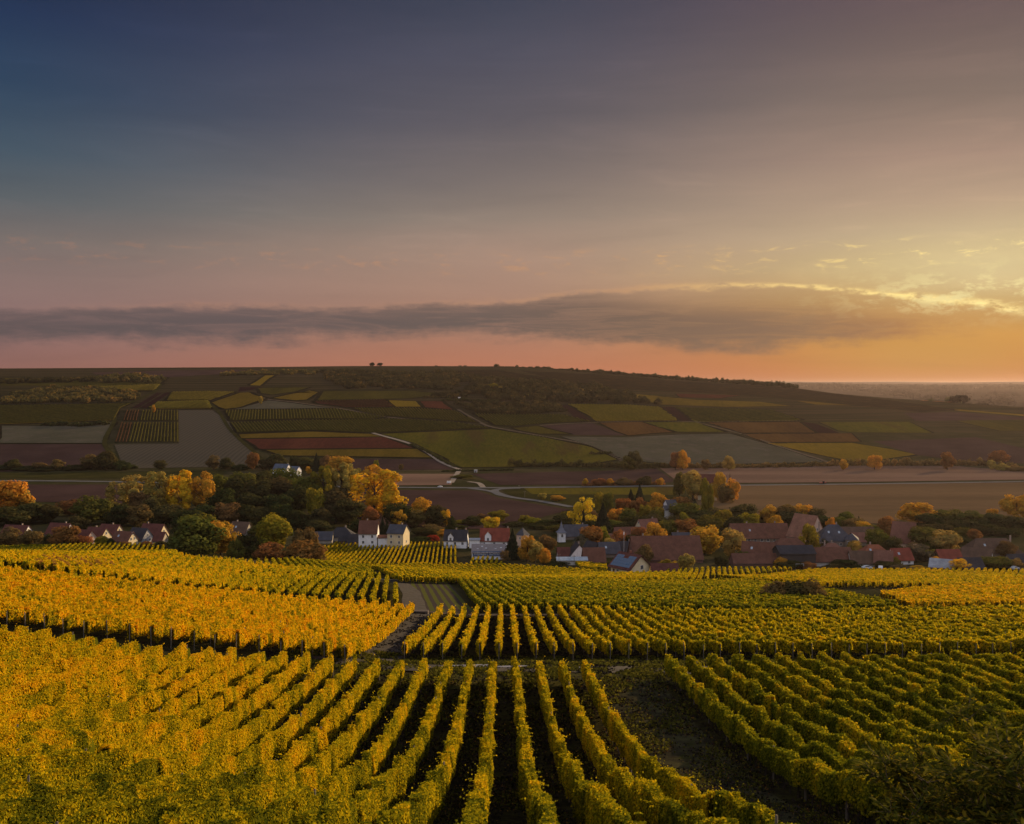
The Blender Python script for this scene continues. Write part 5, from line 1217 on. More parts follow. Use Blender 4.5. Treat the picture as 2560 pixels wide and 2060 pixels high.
class MB:
    def __init__(s): s.V, s.F = [], []
    def box(s, x0, x1, y0, y1, z0, z1, M_=None):
        b = len(s.V); c_ = [(x, y, z) for z in (z0, z1) for x, y in ((x0, y0), (x1, y0), (x1, y1), (x0, y1))]
        s.V += [tuple(M_ @ Vector(p)) if M_ else p for p in c_]
        s.F += [tuple(b+i for i in f) for f in ((0, 3, 2, 1), (4, 5, 6, 7), (0, 1, 5, 4), (1, 2, 6, 5), (2, 3, 7, 6), (3, 0, 4, 7))]
    def poly(s, pts): b = len(s.V); s.V += list(pts); s.F.append(tuple(range(b, b+len(pts))))
    def prism(s, pts, v):                        # closed polygon pushed along v
        b = len(s.V); k = len(pts); v = Vector(v); s.V += [tuple(p) for p in pts]+[tuple(Vector(p)+v) for p in pts]
        s.F.append(tuple(range(b, b+k))[::-1]); s.F.append(tuple(range(b+k, b+2*k)))
        for i in range(k): j = (i+1) % k; s.F.append((b+i, b+j, b+k+j, b+k+i))
    def cyl(s, c, r0, r1, z0, z1, k=12):
        b = len(s.V)
        for z, r in ((z0, r0), (z1, r1)): s.V += [(c[0]+r*math.cos(6.2832*i/k), c[1]+r*math.sin(6.2832*i/k), z) for i in range(k)]
        for i in range(k): j = (i+1) % k; s.F.append((b+i, b+j, b+k+j, b+k+i))
        s.F.append(tuple(range(b, b+k))[::-1]); s.F.append(tuple(range(b+k, b+2*k)))
    def build(s, name, mat, parent=None, loc=None, rot=None):
        me = bpy.data.meshes.new(name); me.from_pydata(s.V, [], s.F); me.update()
        bm = bmesh.new(); bm.from_mesh(me); bmesh.ops.recalc_face_normals(bm, faces=bm.faces); bm.to_mesh(me); bm.free()
        o = link(name, me, mat, parent, loc)
        if rot: o.rotation_euler = rot
        return o
_wm = {}
def window(parent, x, y, z, rz, w=1.0, h=1.25, bars=True):
    key = (w, h)
    if key not in _wm:
        f = MB(); t = 0.11
        for a in ((-w/2-t, w/2+t, -.07, .05, -t, 0), (-w/2-t, w/2+t, -.05, .05, h, h+t), (-w/2-t, -w/2, -.05, .05, 0, h), (w/2, w/2+t, -.05, .05, 0, h), (-.035, .035, -.045, .04, 0, h)): f.box(*a)
        me = bpy.data.meshes.new('window'); me.from_pydata(f.V, [], f.F); me.materials.append(WHITE)
        p = MB(); p.box(-w/2, w/2, -.015, .03, 0, h); mp = bpy.data.meshes.new('pane'); mp.from_pydata(p.V, [], p.F); mp.materials.append(GLASS); _wm[key] = (me, mp)
    me, mp = _wm[key]; o = inst('window', me, parent, x, y, z, rz); inst('pane', mp, o, 0, 0, 0); return o
def gable_wall(mb, L, G, wh, rh):
    mb.prism([(-L/2, -G/2, -1.2), (-L/2, G/2, -1.2), (-L/2, G/2, wh), (-L/2, 0, wh+rh), (-L/2, -G/2, wh)], (L, 0, 0))
def gable_roof(mb, L, G, wh, rh, oh=0.45, og=0.35, t=0.22):
    for s_ in (-1, 1):
        dz_ = rh/(G/2)*oh
        a = [(-L/2-og, 0, wh+rh+0.03), (-L/2-og, s_*(G/2+oh), wh-dz_+0.03), (-L/2-og, s_*(G/2+oh), wh-dz_+t+0.03), (-L/2-og, 0, wh+rh+t+0.03)]
        mb.prism(a, (L+2*og, 0, 0))
def hip_roof(mb, L, G, wh, rh, oh=0.5):
    a, b, r = L/2+oh, G/2+oh, max(0.01, L/2-G/2*0.9); z = wh-0.15
    P = [(-a, -b, z), (a, -b, z), (a, b, z), (-a, b, z), (-r, 0, wh+rh), (r, 0, wh+rh)]; B = len(mb.V); mb.V += P
    mb.F += [tuple(B+i for i in f) for f in ((0, 3, 2, 1), (0, 1, 5, 4), (2, 3, 4, 5), (1, 2, 5), (3, 0, 4))]
def house(cx, ridge, D, L, G, rot, rh, wall, roof, label, front=(0, 0), gable=(0, 0), hip=False, chim=(), door=None, sky=0, dormer=None, cat='house', name='house', wmat=None, minw=2.2, eaves=0.45, ww=1.0, wz=None, rowh=2.7, lgable=(0, 0)):
    x, y = (cx-1280)/FX*D, D; g = h1(x, y); wh = max(minw, zpix(ridge, D)-g-rh)
    root = empty(name, (x, y, g), R(rot), label, cat)
    wm = paint('rendered wall '+wall, WC[wall], 0.9, 0.18, 0.35)
    wb = MB()
    if hip: wb.box(-L/2, L/2, -G/2, G/2, -1.2, wh)
    else: gable_wall(wb, L, G, wh, rh)
    wb.build('wall', wm, root)
    rb = MB(); (hip_roof if hip else gable_roof)(rb, L, G, wh, rh, eaves) if hip else gable_roof(rb, L, G, wh, rh, eaves)
    ro = rb.build('roof', roofmat(RC[roof], 'roof '+roof), root)
    for cxp in chim:
        c_ = MB(); c_.box(cxp*L-.32, cxp*L+.32, -.3+G*.06, .3+G*.06, wh+rh*0.55, wh+rh+0.95); co_ = c_.build('chimney', CHIM, ro)
        c_ = MB(); c_.box(cxp*L-.4, cxp*L+.4, -.38+G*.06, .38+G*.06, wh+rh+0.95, wh+rh+1.08); c_.build('chimney_cap', GREYT, ro)
    sl = math.atan2(rh, G/2)
    for i in range(sky):
        xx = L*(-0.18+0.3*i); tt = 0.5; yy, zz = -G/2*(1-tt), wh+rh*tt+0.3
        c_ = MB(); c_.box(-.45, .45, -.6, .6, -.05, .06, Matrix.Translation((xx, yy, zz)) @ Matrix.Rotation(sl, 4, 'X')); c_.build('skylight', SKYL, ro)
    nc, nr = front; z0 = wz if wz is not None else max(0.7, wh-rowh*nr+0.55)
    for r__ in range(nr):
        for i in range(nc):
            window(root, -L/2+L*(i+0.5)/nc, -G/2-0.03, z0+r__*rowh, 0, ww)
    for side, (gc, gr) in ((1, gable), (-1, lgable)):
        for r__ in range(gr):
            k = gc if r__ < gr-1 or gr == 1 else max(1, gc-1)
            for i in range(k): window(root, side*(L/2+0.03), (-G*0.32+G*0.64*(i+0.5)/k), z0+r__*rowh, R(90*side), ww)
    if door is not None:
        d_ = MB(); d_.box(door*L-.5, door*L+.5, -G/2-.06, -G/2+.05, 0, 2.1); d_.build('door', DOOR, root)
    if dormer:
        dx_, dw, dh = dormer; yy = -G/2-0.25; top_ = wh+dh
        b_ = MB(); b_.prism([(dx_-dw/2, yy, 0), (dx_+dw/2, yy, 0), (dx_+dw/2, yy, top_-dw*0.6), (dx_, yy, top_), (dx_-dw/2, yy, top_-dw*0.6)], (0, G/2+0.2, 0)); do = b_.build('dormer', wm, root)
        for s_ in (-1, 1):
            b_ = MB(); zt = top_+0.05; b_.prism([(dx_, yy-.3, zt), (dx_+s_*(dw/2+.3), yy-.3, zt-(dw/2+.3)*1.2), (dx_+s_*(dw/2+.3), yy-.3, zt-(dw/2+.3)*1.2+.18), (dx_, yy-.3, zt+.18)], (0, G/2+0.5, 0)); b_.build('dormer_roof', roofmat(RC[roof]), do)
        window(do, dx_, yy-0.03, wh-0.1, 0, 0.95, 1.5)
    # gutter along the front eave
    if not hip and L > 6:
        b_ = MB(); ez = wh-rh/(G/2)*eaves; b_.box(-L/2-.3, L/2+.3, -G/2-eaves-.13, -G/2-eaves+.0, ez-.02, ez+.1); b_.build('gutter', GREYT, root)
    return root
HS = [
 (38, 1316, 528, 14.5, 9, -12, 5, 'white', 'dred', 'dark red roofed house at the far left, half hidden by shrubs', dict(front=(3, 1), chim=(.2,))),
 (147, 1313, 535, 13, 9, -16, 5.4, 'white', 'dred', 'dark red roofed house with white gable behind the rust brown tree', dict(front=(3, 1), gable=(2, 2), chim=(.25,))),
 (209, 1328, 506, 10.5, 8, -30, 4.8, 'pinkish', 'dred', 'dark red roofed house with pinkish gable behind reddish shrubs', dict(front=(2, 1), gable=(2, 2))),
 (240, 1325, 522, 12, 8, -20, 4.6, 'cream', 'dred', 'red roofed house peeping over the small round green shrub', dict(front=(2, 1), gable=(1, 2), chim=(-.1,))),
 (273, 1321, 538, 12, 8, -18, 4.6, 'cream', 'dred', 'red roofed house with narrow cream gable behind the others', dict(front=(2, 1), gable=(1, 2), chim=(.1,))),
 (307, 1333, 500, 11, 8, -20, 4.6, 'cream', 'brownred', 'low cream house with brown roof at the vineyard edge', dict(front=(0, 0), gable=(2, 2), sky=1)),
 (347, 1321, 512, 10.5, 8.5, -24, 5.2, 'grey', 'black', 'grey gabled house with black roof', dict(front=(2, 1), gable=(2, 2))),
 (381, 1310, 532, 13, 9, -15, 5.4, 'cream', 'dred', 'largest dark red roof of the left row, with cream gable', dict(front=(3, 1), gable=(2, 2), chim=(-.3,))),
 (398, 1332, 503, 5.5, 7, -10, 4, 'beige', 'dred', 'small red roofed outhouse before the largest dark red roof', dict()),
 (600, 1305, 540, 10.5, 8.5, -16, 5.6, 'beige', 'brown', 'brown roofed house alone between orange and yellow green trees', dict(front=(2, 1), gable=(2, 2), sky=1, chim=(-.25,))),
 (852, 1318, 520, 14.5, 11, 3, 4.6, 'beige', 'black', 'wide dark hip roofed house behind the vineyard corner', dict(front=(3, 1), hip=True, chim=(.15,))),
 (806, 1331, 508, 10, 8, 4, 3.6, 'beige', 'slate', 'low dark slate roof left of the wide hip roofed house', dict()),
 (862, 1337, 499, 6, 6, 0, 2.6, 'brick', 'black', 'small brick outhouse before the wide hip roofed house', dict(front=(1, 1))),
 (884, 1336, 496, 6, 7, 0, 3.4, 'beige', 'black', 'low dark roof touching the tall white house', dict()),
 (921, 1302, 486, 9.2, 8.6, 0, 5.6, 'white', 'brownred', 'tall white house with red brown roof and four windows', dict(front=(2, 2), chim=(-.1,), rowh=2.9)),
 (958, 1338, 485, 5.0, 6, 0, 0.9, 'white', 'brownred', 'low white garage link between the two tall houses', dict(door=-.1, front=(0, 0), cat='garage')),
 (995, 1312, 483, 8.6, 8.5, -16, 3.6, 'cream', 'slate', 'cream house with grey slate roof and sunlit right gable', dict(front=(2, 2), gable=(1, 1), door=.35, rowh=2.9, chim=(.2,))),
 (1140, 1325, 487, 11.5, 9, -5, 4.6, 'white', 'black', 'white house with black roof and pointed white dormer', dict(front=(3, 1), gable=(1, 1), chim=(.0, .42), dormer=(-2.2, 2.6, 3.6))),
 (1186, 1346, 486, 5.2, 5, 0, 0.5, 'white', 'metal', 'flat white annex right of the black roofed dormer house', dict(door=.2, cat='annex')),
 (1237, 1321, 492, 14.6, 9, -3, 5.6, 'white', 'red', 'white house with bright red roof and tall white dormer', dict(front=(3, 1), sky=1, chim=(.45,), dormer=(-3.2, 3.2, 4.6))),
 (1440, 1321, 528, 13, 9, 4, 5.5, 'stone', 'slate', 'dark slate church nave behind the little spire', dict(cat='church', name='church_nave', chim=(.3,))),
 (1445, 1359, 440, 9, 7.6, -84, 4.4, 'white', 'black', 'white house whose steep gable faces the vineyards', dict(gable=(0, 0), front=(1, 1), chim=(0,))),
 (1409, 1370, 440, 5.5, 6, 3, 3.2, 'white', 'dred', 'small red roofed side wing left of the steep white gable', dict()),
 (1484, 1356, 458, 9, 6.5, -55, 3.6, 'white', 'black', 'black roofed house with thin white gable edge', dict(gable=(1, 1))),
 (1430, 1393, 421, 13.2, 6, 2, 0.9, 'paint', 'pale', 'long flat shed with pale blue grey roof', dict(cat='shed', minw=2.0)),
 (1485, 1371, 425, 9.4, 9.5, 3, 5.2, 'brick', 'brownred', 'steep brown barn roof left of the solar roof house', dict(cat='barn', minw=1.8)),
 (1523, 1360, 450, 9.6, 8.5, 5, 4.4, 'stone', 'slate', 'dark slate roof right behind the steep brown barn', dict(sky=1)),
 (1564, 1354, 452, 6.6, 8, 0, 4.4, 'stone', 'black', 'black roof behind the ridge of the solar roof house', dict(chim=(.3,))),
 (1620, 1298, 522, 11.5, 9, 24, 5.4, 'cream', 'rose', 'rose brown roof with cream left gable in the upper village', dict(lgable=(1, 2), chim=(.3,))),
 (1570, 1318, 512, 14.5, 8, 6, 3.4, 'brick', 'brownred', 'long low red brown roof left of the cream gable', dict()),
 (1518, 1334, 492, 8, 8, -28, 4.2, 'pinkish', 'rose', 'rose roof with pinkish gable below the big conifer', dict(gable=(1, 1))),
 (1664, 1344, 433, 31, 16, 3, 9.0, 'brick', 'brownred', 'huge red brown barn roof in the middle of the village', dict(cat='barn', minw=2.4, chim=(-.32,))),
 (1706, 1340, 500, 10, 8, 2, 4, 'brick', 'slate', 'grey roof just above the huge barn', dict(chim=(-.2,))),
 (1662, 1412, 387, 10.8, 6, 2, 2.3, 'cream', 'dred', 'low annex with dark red roof right of the solar roof house', dict(cat='annex', minw=1.7)),
 (1898, 1309, 502, 30, 12, 3, 6.6, 'stone', 'brownred', 'long manor house with a row of white windows under a red roof', dict(front=(9, 1), chim=(-.2, .3), cat='manor', rowh=2.4, sky=1, ww=1.2)),
 (1897, 1355, 432, 13.5, 8.5, -20, 5.6, 'cream', 'brownred', 'brown roofed house with cream pink right gable below the manor', dict(gable=(2, 2), front=(0, 0), sky=1)),
 (1896, 1387, 417, 22.5, 8, 2, 3.4, 'brick', 'brownred', 'long low red barn at the vineyard edge', dict(cat='barn', minw=1.6)),
 (2018, 1287, 482, 13, 14, -52, 10.5, 'pinkish', 'pink', 'steep pink roof with high sunlit gable', dict(gable=(2, 2), minw=3.0)),
 (2086, 1311, 472, 16.5, 13, -4, 7.2, 'stone', 'slate', 'dark slate roofed stone mansion', dict(front=(4, 1), hip=True, chim=(.1, -.4), sky=2, cat='mansion')),
 (2133, 1333, 462, 5.6, 8, -20, 2.6, 'stone', 'slate', 'stone corner bay with tall windows right of the mansion', dict(front=(2, 2), hip=True, cat='house wing', minw=5.0)),
 (1988, 1364, 417, 15.6, 10, 3, 2.6, 'black', 'black', 'black wooden barn in the lower village', dict(cat='barn', minw=5)),
 (1975, 1345, 447, 17, 10, 3, 4.4, 'brick', 'brownred', 'broad rose hip roof behind the black barn', dict(hip=True)),
 (2080, 1369, 421, 17, 10, 2, 5.2, 'paint', 'brownred', 'long brown barn roof right of the black barn', dict(cat='barn', minw=2)),
 (2083, 1357, 442, 10.5, 8, -6, 3.4, 'brick', 'rose', 'small rose hip roof above the long brown barn', dict(hip=True, chim=(-.3, 0))),
 (2188, 1361, 437, 13.8, 10, 2, 4.6, 'brick', 'orange', 'orange red hip roof in the right part of the village', dict(hip=True, sky=1, chim=(-.1,))),
 (2162, 1387, 417, 12, 8, -4, 4.6, 'paint', 'brown', 'brown barn below the orange red hip roof', dict(cat='barn', minw=1.8)),
 (2213, 1384, 414, 7.4, 8, -22, 4.6, 'pinkish', 'rose', 'rose roofed barn left of the white house', dict(cat='barn')),
 (2254, 1371, 422, 8.8, 7.4, 10, 4.4, 'white', 'red', 'white house with red roof and two windows at the right', dict(front=(2, 1), lgable=(1, 1), sky=1)),
 (2140, 1326, 522, 20, 10, 2, 4.6, 'stone', 'brown', 'long brown roof behind the slate mansion', dict()),
 (2160, 1340, 500, 12, 8, 2, 4, 'stone', 'rose', 'rose roof between the mansion and the golden topped tree', dict()),
 (2264, 1314, 492, 11, 11, -35, 9.5, 'pinkish', 'rose', 'tall rose brown barn roof behind the white house', dict(cat='barn', minw=3)),
 (2482, 1350, 452, 24.5, 11, 3, 6.2, 'stone', 'brown', 'long dark brown roof at the right end of the village', dict(sky=1, chim=(.4,), hip=True)),
 (2448, 1374, 432, 12, 9, -32, 3.8, 'white', 'brown', 'white gabled house below the long dark brown roof', dict(front=(2, 1), gable=(1, 1))),
 (2374, 1385, 424, 10, 8, 2, 3.8, 'brick', 'red', 'low red roof left of the small bright golden tree', dict()),
 (2362, 1403, 400, 9.5, 12, -28, 2.6, 'brick', 'metal', 'shed with grey metal roof at the vineyard edge', dict(cat='shed', minw=1.6)),
 (2428, 1405, 398, 9.5, 8, 2, 3.4, 'black', 'black', 'dark shed right of the small bright golden tree', dict(cat='shed', minw=1.6)),
 (2548, 1400, 406, 9, 8, 8, 4, 'stone', 'black', 'dark roof at the lower right edge of the village', dict(sky=1)),
 (1770, 1186, 745, 14.5, 10, -12, 6.2, 'cream', 'dred', 'farmhouse with dark red roof among orange trees by the road', dict(front=(3, 2), gable=(2, 2), chim=(.1,))),
 (1677, 1250, 622, 6.5, 7, 12, 2.6, 'white', 'slate', 'low white house with grey roof above the village trees', dict(front=(2, 1))),
 (1672, 1264, 605, 6.0, 6, 8, 2.2, 'paint', 'slate', 'low grey shed below the low white house', dict(cat='shed')),
 (704, 1160, 952, 15, 10, -18, 5, 'white', 'navy', 'farmhouse with blue dark roof and white gable in the wood', dict(gable=(2, 2), front=(3, 1), chim=(.42,))),
 (737, 1166, 945, 9, 8, -22, 3.4, 'white', 'navy', 'small white gabled barn right of the farmhouse in the wood', dict(cat='barn')),
]
for h in HS: house(*h[:10], **h[10])
def frame_at(cx, D, base=None):
    x = (cx-1280)/FX*D; return x, D, h1(x, D)
# gable of the white winery hall with its painted sign
def winery():
    D = 447; x, y, g = frame_at(1222, D); root = empty('winery_hall', (x, y, g), R(1), 'white winery hall with grey roof and blue sign band', 'winery hall')
    L, G = 15.6, 15.0; ze = zpix(1376, D)-g; zr_ = zpix(1354, D+G/2)-g
    b = MB(); b.box(-L/2, L/2, -G/2, G/2, -1.2, ze); b.build('wall', paint('rendered wall white', WC['white'], 0.9, 0.18, 0.35), root)
    b = MB(); b.prism([(-L/2-.3, -G/2-.4, ze+.03), (-L/2-.3, 0, zr_), (-L/2-.3, G/2+.4, ze+.03), (-L/2-.3, G/2+.4, ze+.25), (-L/2-.3, 0, zr_+.22), (-L/2-.3, -G/2-.4, ze+.25)], (L+.6, 0, 0)); ro = b.build('roof', paint('weathered fibre cement', (.27, .225, .215), 0.85, 0.25, 0.5), root)
    sl = math.atan2(zr_-ze, G/2)
    for i, (u, v) in enumerate(((-.33, .42), (-.08, .5), (.2, .42), (.36, .55), (-.2, .7), (.05, .33))):
        b = MB(); b.box(-.4, .4, -.3, .3, .0, .06, Matrix.Translation((u*L, -G/2*(1-v), ze+(zr_-ze)*v+.26)) @ Matrix.Rotation(sl, 4, 'X')); b.build('roof_light', WHITE, ro)
    z0, z1 = zpix(1391, D-G/2)-g, zpix(1377.5, D-G/2)-g
    b = MB(); b.box(-L/2+.35, L/2-.9, -G/2-.09, -G/2-.004, z0, z1); sg = b.build('sign_panel', paint('blue sign paint', (.055, .09, .19), 0.7, 0.15), root)
    fr = MB(); 
    for a in ((-L/2+.45, L/2-1.0, z0+.10, z0+.17), (-L/2+.45, L/2-1.0, z1-.17, z1-.10)): fr.box(a[0], a[1], -G/2-.11, -G/2-.09, a[2], a[3])
    for xx in (-L/2+.45, L/2-1.07): fr.box(xx, xx+.07, -G/2-.11, -G/2-.09, z0+.17, z1-.17)
    fr.build('sign_border', paint('pale sign paint', (.42, .46, .52), 0.7, 0.1), sg)
    cu = bpy.data.curves.new('sign_lettering', 'FONT'); cu.body = 'WEINGUT SCHWAN'; cu.size = 1.0; cu.extrude = 0.012; cu.align_x = 'CENTER'; cu.align_y = 'CENTER'
    cu.offset = 0.018
    to = bpy.data.objects.new('tmp', cu); COL.objects.link(to); bpy.context.view_layer.update()
    me = bpy.data.meshes.new_from_object(to.evaluated_get(bpy.context.evaluated_depsgraph_get())); bpy.data.objects.remove(to)
    w_ = max(v.co.x for v in me.vertices)-min(v.co.x for v in me.vertices); hh = max(v.co.y for v in me.vertices)-min(v.co.y for v in me.vertices)
    me.name = 'sign_lettering'; me.materials.clear(); tx = link('sign_lettering', me, paint('pale sign paint', (.42, .46, .52)), sg, (-.27, -G/2-.105, (z0+z1)/2))
    tx.rotation_euler = (R(90), 0, 0); tx.scale = ((L-2.2)/w_, (z1-z0)*0.62/hh, 1)
winery()
# house with the solar roof
def solar():
    D = 388; x, y, g = frame_at(1577, D); root = empty('solar_roof_house', (x, y, g), R(-50), 'cream house with solar panels on its brown roof', 'house')
    L, G, rh = 10.5, 11.5, 4.6; wh = zpix(1384, D)-g-rh; wm = paint('rendered wall yellow', WC['yellow'], 0.9, 0.15, 0.35)
    b = MB(); gable_wall(b, L, G, wh, rh); b.build('wall', wm, root)
    b = MB(); gable_roof(b, L, G, wh, rh, 1.1, 1.0, 0.25); ro = b.build('roof', roofmat(RC['dred'], 'roof'), root)
    sl = math.atan2(rh, G/2); tr = Matrix.Translation((0, -G/2, wh+.33)) @ Matrix.Rotation(sl, 4, 'X'); S_ = math.hypot(rh, G/2)
    pm, n = newmat('solar panel'); out(n, principled(n, (.10, .14, .21), 0.22, spec=0.8))
    for i in range(8):
        for j in range(4):
            if j == 3 and i in (3, 4): continue
            b = MB(); b.box(-L/2-.2+i*1.30, -L/2-.2+i*1.30+1.22, -.35+j*1.55, -.35+j*1.55+1.48, .0, .07, tr); o = b.build('solar_panel', pm, ro)
    b = MB(); b.box(-.6, .1, .1, .9, wh+rh*.7, wh+rh+1.1); b.build('chimney', paint('red chimney brick', (.22, .08, .06), .9, .3), ro)
    for s_ in (-1, 1):      # bargeboards
        b = MB(); xg = L/2+1.0; b.prism([(xg, 0, wh+rh-.1), (xg, s_*(G/2+1.1), wh-rh/(G/2)*1.1-.1), (xg, s_*(G/2+1.1), wh-rh/(G/2)*1.1+.32), (xg, 0, wh+rh+.32)], (.06, 0, 0)); b.build('bargeboard', paint('brown bargeboard', (.10, .05, .04)), ro)
    window(root, L/2+.03, 1.2, wh-1.1, R(90), 1.5, 1.5); window(root, L/2+.03, -3.0, .8, R(90), .7, 1.0); window(root, -1.5, -G/2-.03, .9, 0, 1.0, 1.3); window(root, 3.0, -G/2-.03, .9, 0, .7, 1.2)
    b = MB(); b.box(-4.2, -3.2, -G/2-.06, -G/2+.04, 0, 2.1); b.build('door', DOOR, root)
    r2 = empty('garden_wall', (x+3.2, y-9.4, h1(x+3.2, y-9.4)), R(4), 'low brown wall in front of the solar roof house', 'wall')
    b = MB(); b.box(-5.5, 5.5, -.15, .15, -.6, .9); b.build('masonry', paint('brown rubble', (.10, .06, .055)), r2); b = MB(); b.box(-5.6, 5.6, -.2, .2, .9, 1.0); b.build('coping', GREYT, r2)
solar()
# pink turret and little church tower
def turret():
    D = 474; x, y, g = frame_at(1307, D); root = empty('turret_house', (x, y, g), R(-38), 'square pink turret with dark pyramid roof', 'turret')
    ze = zpix(1337, D)-g; zt = zpix(1319, D)-g; a = 2.2
    b = MB(); b.box(-a, a, -a, a, -1, ze); b.build('wall', paint('rendered wall pinkish', (.55, .30, .22)), root)
    b = MB(); b.V += [(-a-.4, -a-.4, ze), (a+.4, -a-.4, ze), (a+.4, a+.4, ze), (-a-.4, a+.4, ze), (0, 0, zt)]; b.F += [(0, 3, 2, 1), (0, 1, 4), (1, 2, 4), (2, 3, 4), (3, 0, 4)]; ro = b.build('roof', roofmat(RC['slate']), root)
    b = MB(); b.cyl((0, 0), .06, .02, zt-.1, zt+1.0, 6); b.build('finial', GREYT, ro); window(root, 0, -a-.03, ze-2, 0, .8, 1.2)
turret()
def church():
    D = 512; x, y, g = frame_at(1404, D); root = empty('church_tower', (x, y, g), R(10), 'white church tower with dark concave spire and needle tip', 'church tower')
    zb, ze, zt = zpix(1345, D)-g, zpix(1331, D)-g, zpix(1303, D)-g; a = 1.85
    b = MB(); b.box(-a, a, -a, a, -1, ze); b.build('wall', paint('rendered wall white', WC['white']), root)
    b = MB(); lv = [(1.38*a, 0), (1.32*a, .03), (.92*a, .14), (.62*a, .30), (.42*a, .48), (.24*a, .70), (.02, 1.0)]
    for r__, t in lv: z = ze+(zt-ze)*t; b.V += [(r__, r__, z), (-r__, r__, z), (-r__, -r__, z), (r__, -r__, z)]
    for i in range(len(lv)-1):
        for k in range(4): b.F.append((i*4+k, i*4+(k+1) % 4, i*4+4+(k+1) % 4, i*4+4+k))
    b.F.append((3, 2, 1, 0)); ro = b.build('spire', roofmat((.17, .18, .22)), root)
    b = MB(); b.cyl((0, 0), .05, .02, zt-.2, zt+1.0, 6); b.box(-.3, .3, -.03, .03, zt+.5, zt+.58); b.build('weather_vane', GREYT, ro)
    for rz_, dx_, dy_ in ((0, 0, -a-.03), (-90, -a-.03, 0), (90, a+.03, 0)):
        b = MB(); w_ = .5; z0 = ze-2.3; b.prism([(-w_, 0, z0), (w_, 0, z0), (w_, 0, z0+1.1), (w_*.6, 0, z0+1.55), (0, 0, z0+1.75), (-w_*.6, 0, z0+1.55), (-w_, 0, z0+1.1)], (0, -.05, 0)); b.build('belfry_opening', GREYT, root, (dx_, dy_, 0), (0, 0, R(rz_)))
church()
# ------------------------------------------------------------------ cars and small things
def car(cx, D, heading, col, label, sc=1.0, base=None):
    x, y, g = frame_at(cx, D); g += 0.35
    root = empty('parked_car' if 'parked' in label else 'car', (x, y, g), R(heading), label, 'car'); pm = paint('car paint '+'%g' % col[0], col, 0.3, 0.05, 0.4, 0.6)
    prof_ = [(-2.1, .35), (-2.15, .75), (-2.0, .95), (-1.45, 1.0), (-0.95, 1.42), (.45, 1.45), (1.05, 1.02), (1.95, .88), (2.12, .65), (2.1, .35)]
    b = MB(); b.prism([(px_, -.86, z) for px_, z in prof_], (0, 1.72, 0)); b.build('body', pm, root)
    b = MB(); b.prism([(-1.30, -.875, 1.02), (-.9, -.875, 1.36), (.42, -.875, 1.39), (.92, -.875, 1.02)], (0, 1.75, 0)); b.build('window', GLASS, root)
    for wx in (-1.3, 1.3):
        for wy in (-.88, .70):
            b = MB(); k = 14; b.prism([(wx+.33*math.cos(6.2832*i/k), wy, .33+.33*math.sin(6.2832*i/k)) for i in range(k)], (0, .2, 0)); w_ = b.build('wheel', paint('tyre rubber', (.02, .02, .02)), root)
            b = MB(); b.prism([(wx+.19*math.cos(6.2832*i/k), wy-.01, .33+.19*math.sin(6.2832*i/k)) for i in range(k)], (0, .22, 0)); b.build('rim', paint('rim metal', (.4, .4, .42), .4), w_)
    for s_ in (-.62, .62):
        b = MB(); b.box(2.08, 2.15, s_-.18, s_+.18, .62, .78); b.build('headlight', WHITE, root)
    return root
car(1100, 838, 0, (.72, .74, .76), 'white car driving on the country road across the valley')
car(2172, 403, 6, (.72, .74, .76), 'white parked car below the brown barn', base=1)
car(2206, 401, 70, (.70, .72, .74), 'white parked car seen end on, left of the grey shrub')
car(1427, 652, 10, (.10, .11, .13), 'dark parked car at the end of the village road')
car(2543, 399, 30, (.72, .74, .76), 'white parked car at the lower right edge of the village')
car(800, 832, 2, (.12, .12, .13), 'dark car on the country road behind the poplars')
def tractor():
    x, y, g = frame_at(2062, 868); root = empty('tractor', (x, y, g+.4), R(8), 'red tractor with implement on the country road', 'tractor'); rd = paint('red machine paint', (.30, .05, .04), .5, .1)
    b = MB(); b.box(.2, 2.0, -.45, .45, .7, 1.5); b.box(-1.2, .3, -.5, .5, .6, 1.2); b.build('body', rd, root)
    b = MB(); b.box(-1.1, .2, -.65, .65, 1.2, 2.5); b.build('cab', GLASS, root); b = MB(); b.box(-1.2, .3, -.72, .72, 2.5, 2.62); b.build('cab_roof', rd, root)
    for wx, r__ in ((-.8, .8), (1.5, .5)):
        for wy in (-.95, .6):
            b = MB(); b.prism([(wx+r__*math.cos(6.2832*i/14), wy, r__+r__*math.sin(6.2832*i/14)) for i in range(14)], (0, .35, 0)); b.build('wheel', paint('tyre rubber', (.02, .02, .02)), root)
    b = MB(); b.box(-4.0, -1.9, -1.2, 1.2, .6, 1.3); b.box(-1.9, -1.2, -.1, .1, .7, .8); b.build('implement', rd, root)
tractor()
def simple(name, label, cat, cx, D, rot, parts):
    x, y, g = frame_at(cx, D); root = empty(name, (x, y, g), R(rot), label, cat)
    for pn, mat, boxes in parts:
        b = MB()
        for q in boxes:
            if len(q) == 6: b.box(*q)
            else: b.cyl(q[0], q[1], q[2], q[3], q[4])
        b.build(pn, mat, root)
    return root
WF = paint('white painted frame', (.72, .72, .72))
simple('goal', 'white football goal on the grass before the black barn', 'goal', 2003, 404, 4, [('post', WF, [(-1.75, -1.66, -.05, .05, -.2, 2.3)]), ('post', WF, [(1.66, 1.75, -.05, .05, -.2, 2.3)]), ('crossbar', WF, [(-1.66, 1.66, -.05, .05, 2.2, 2.3)])])
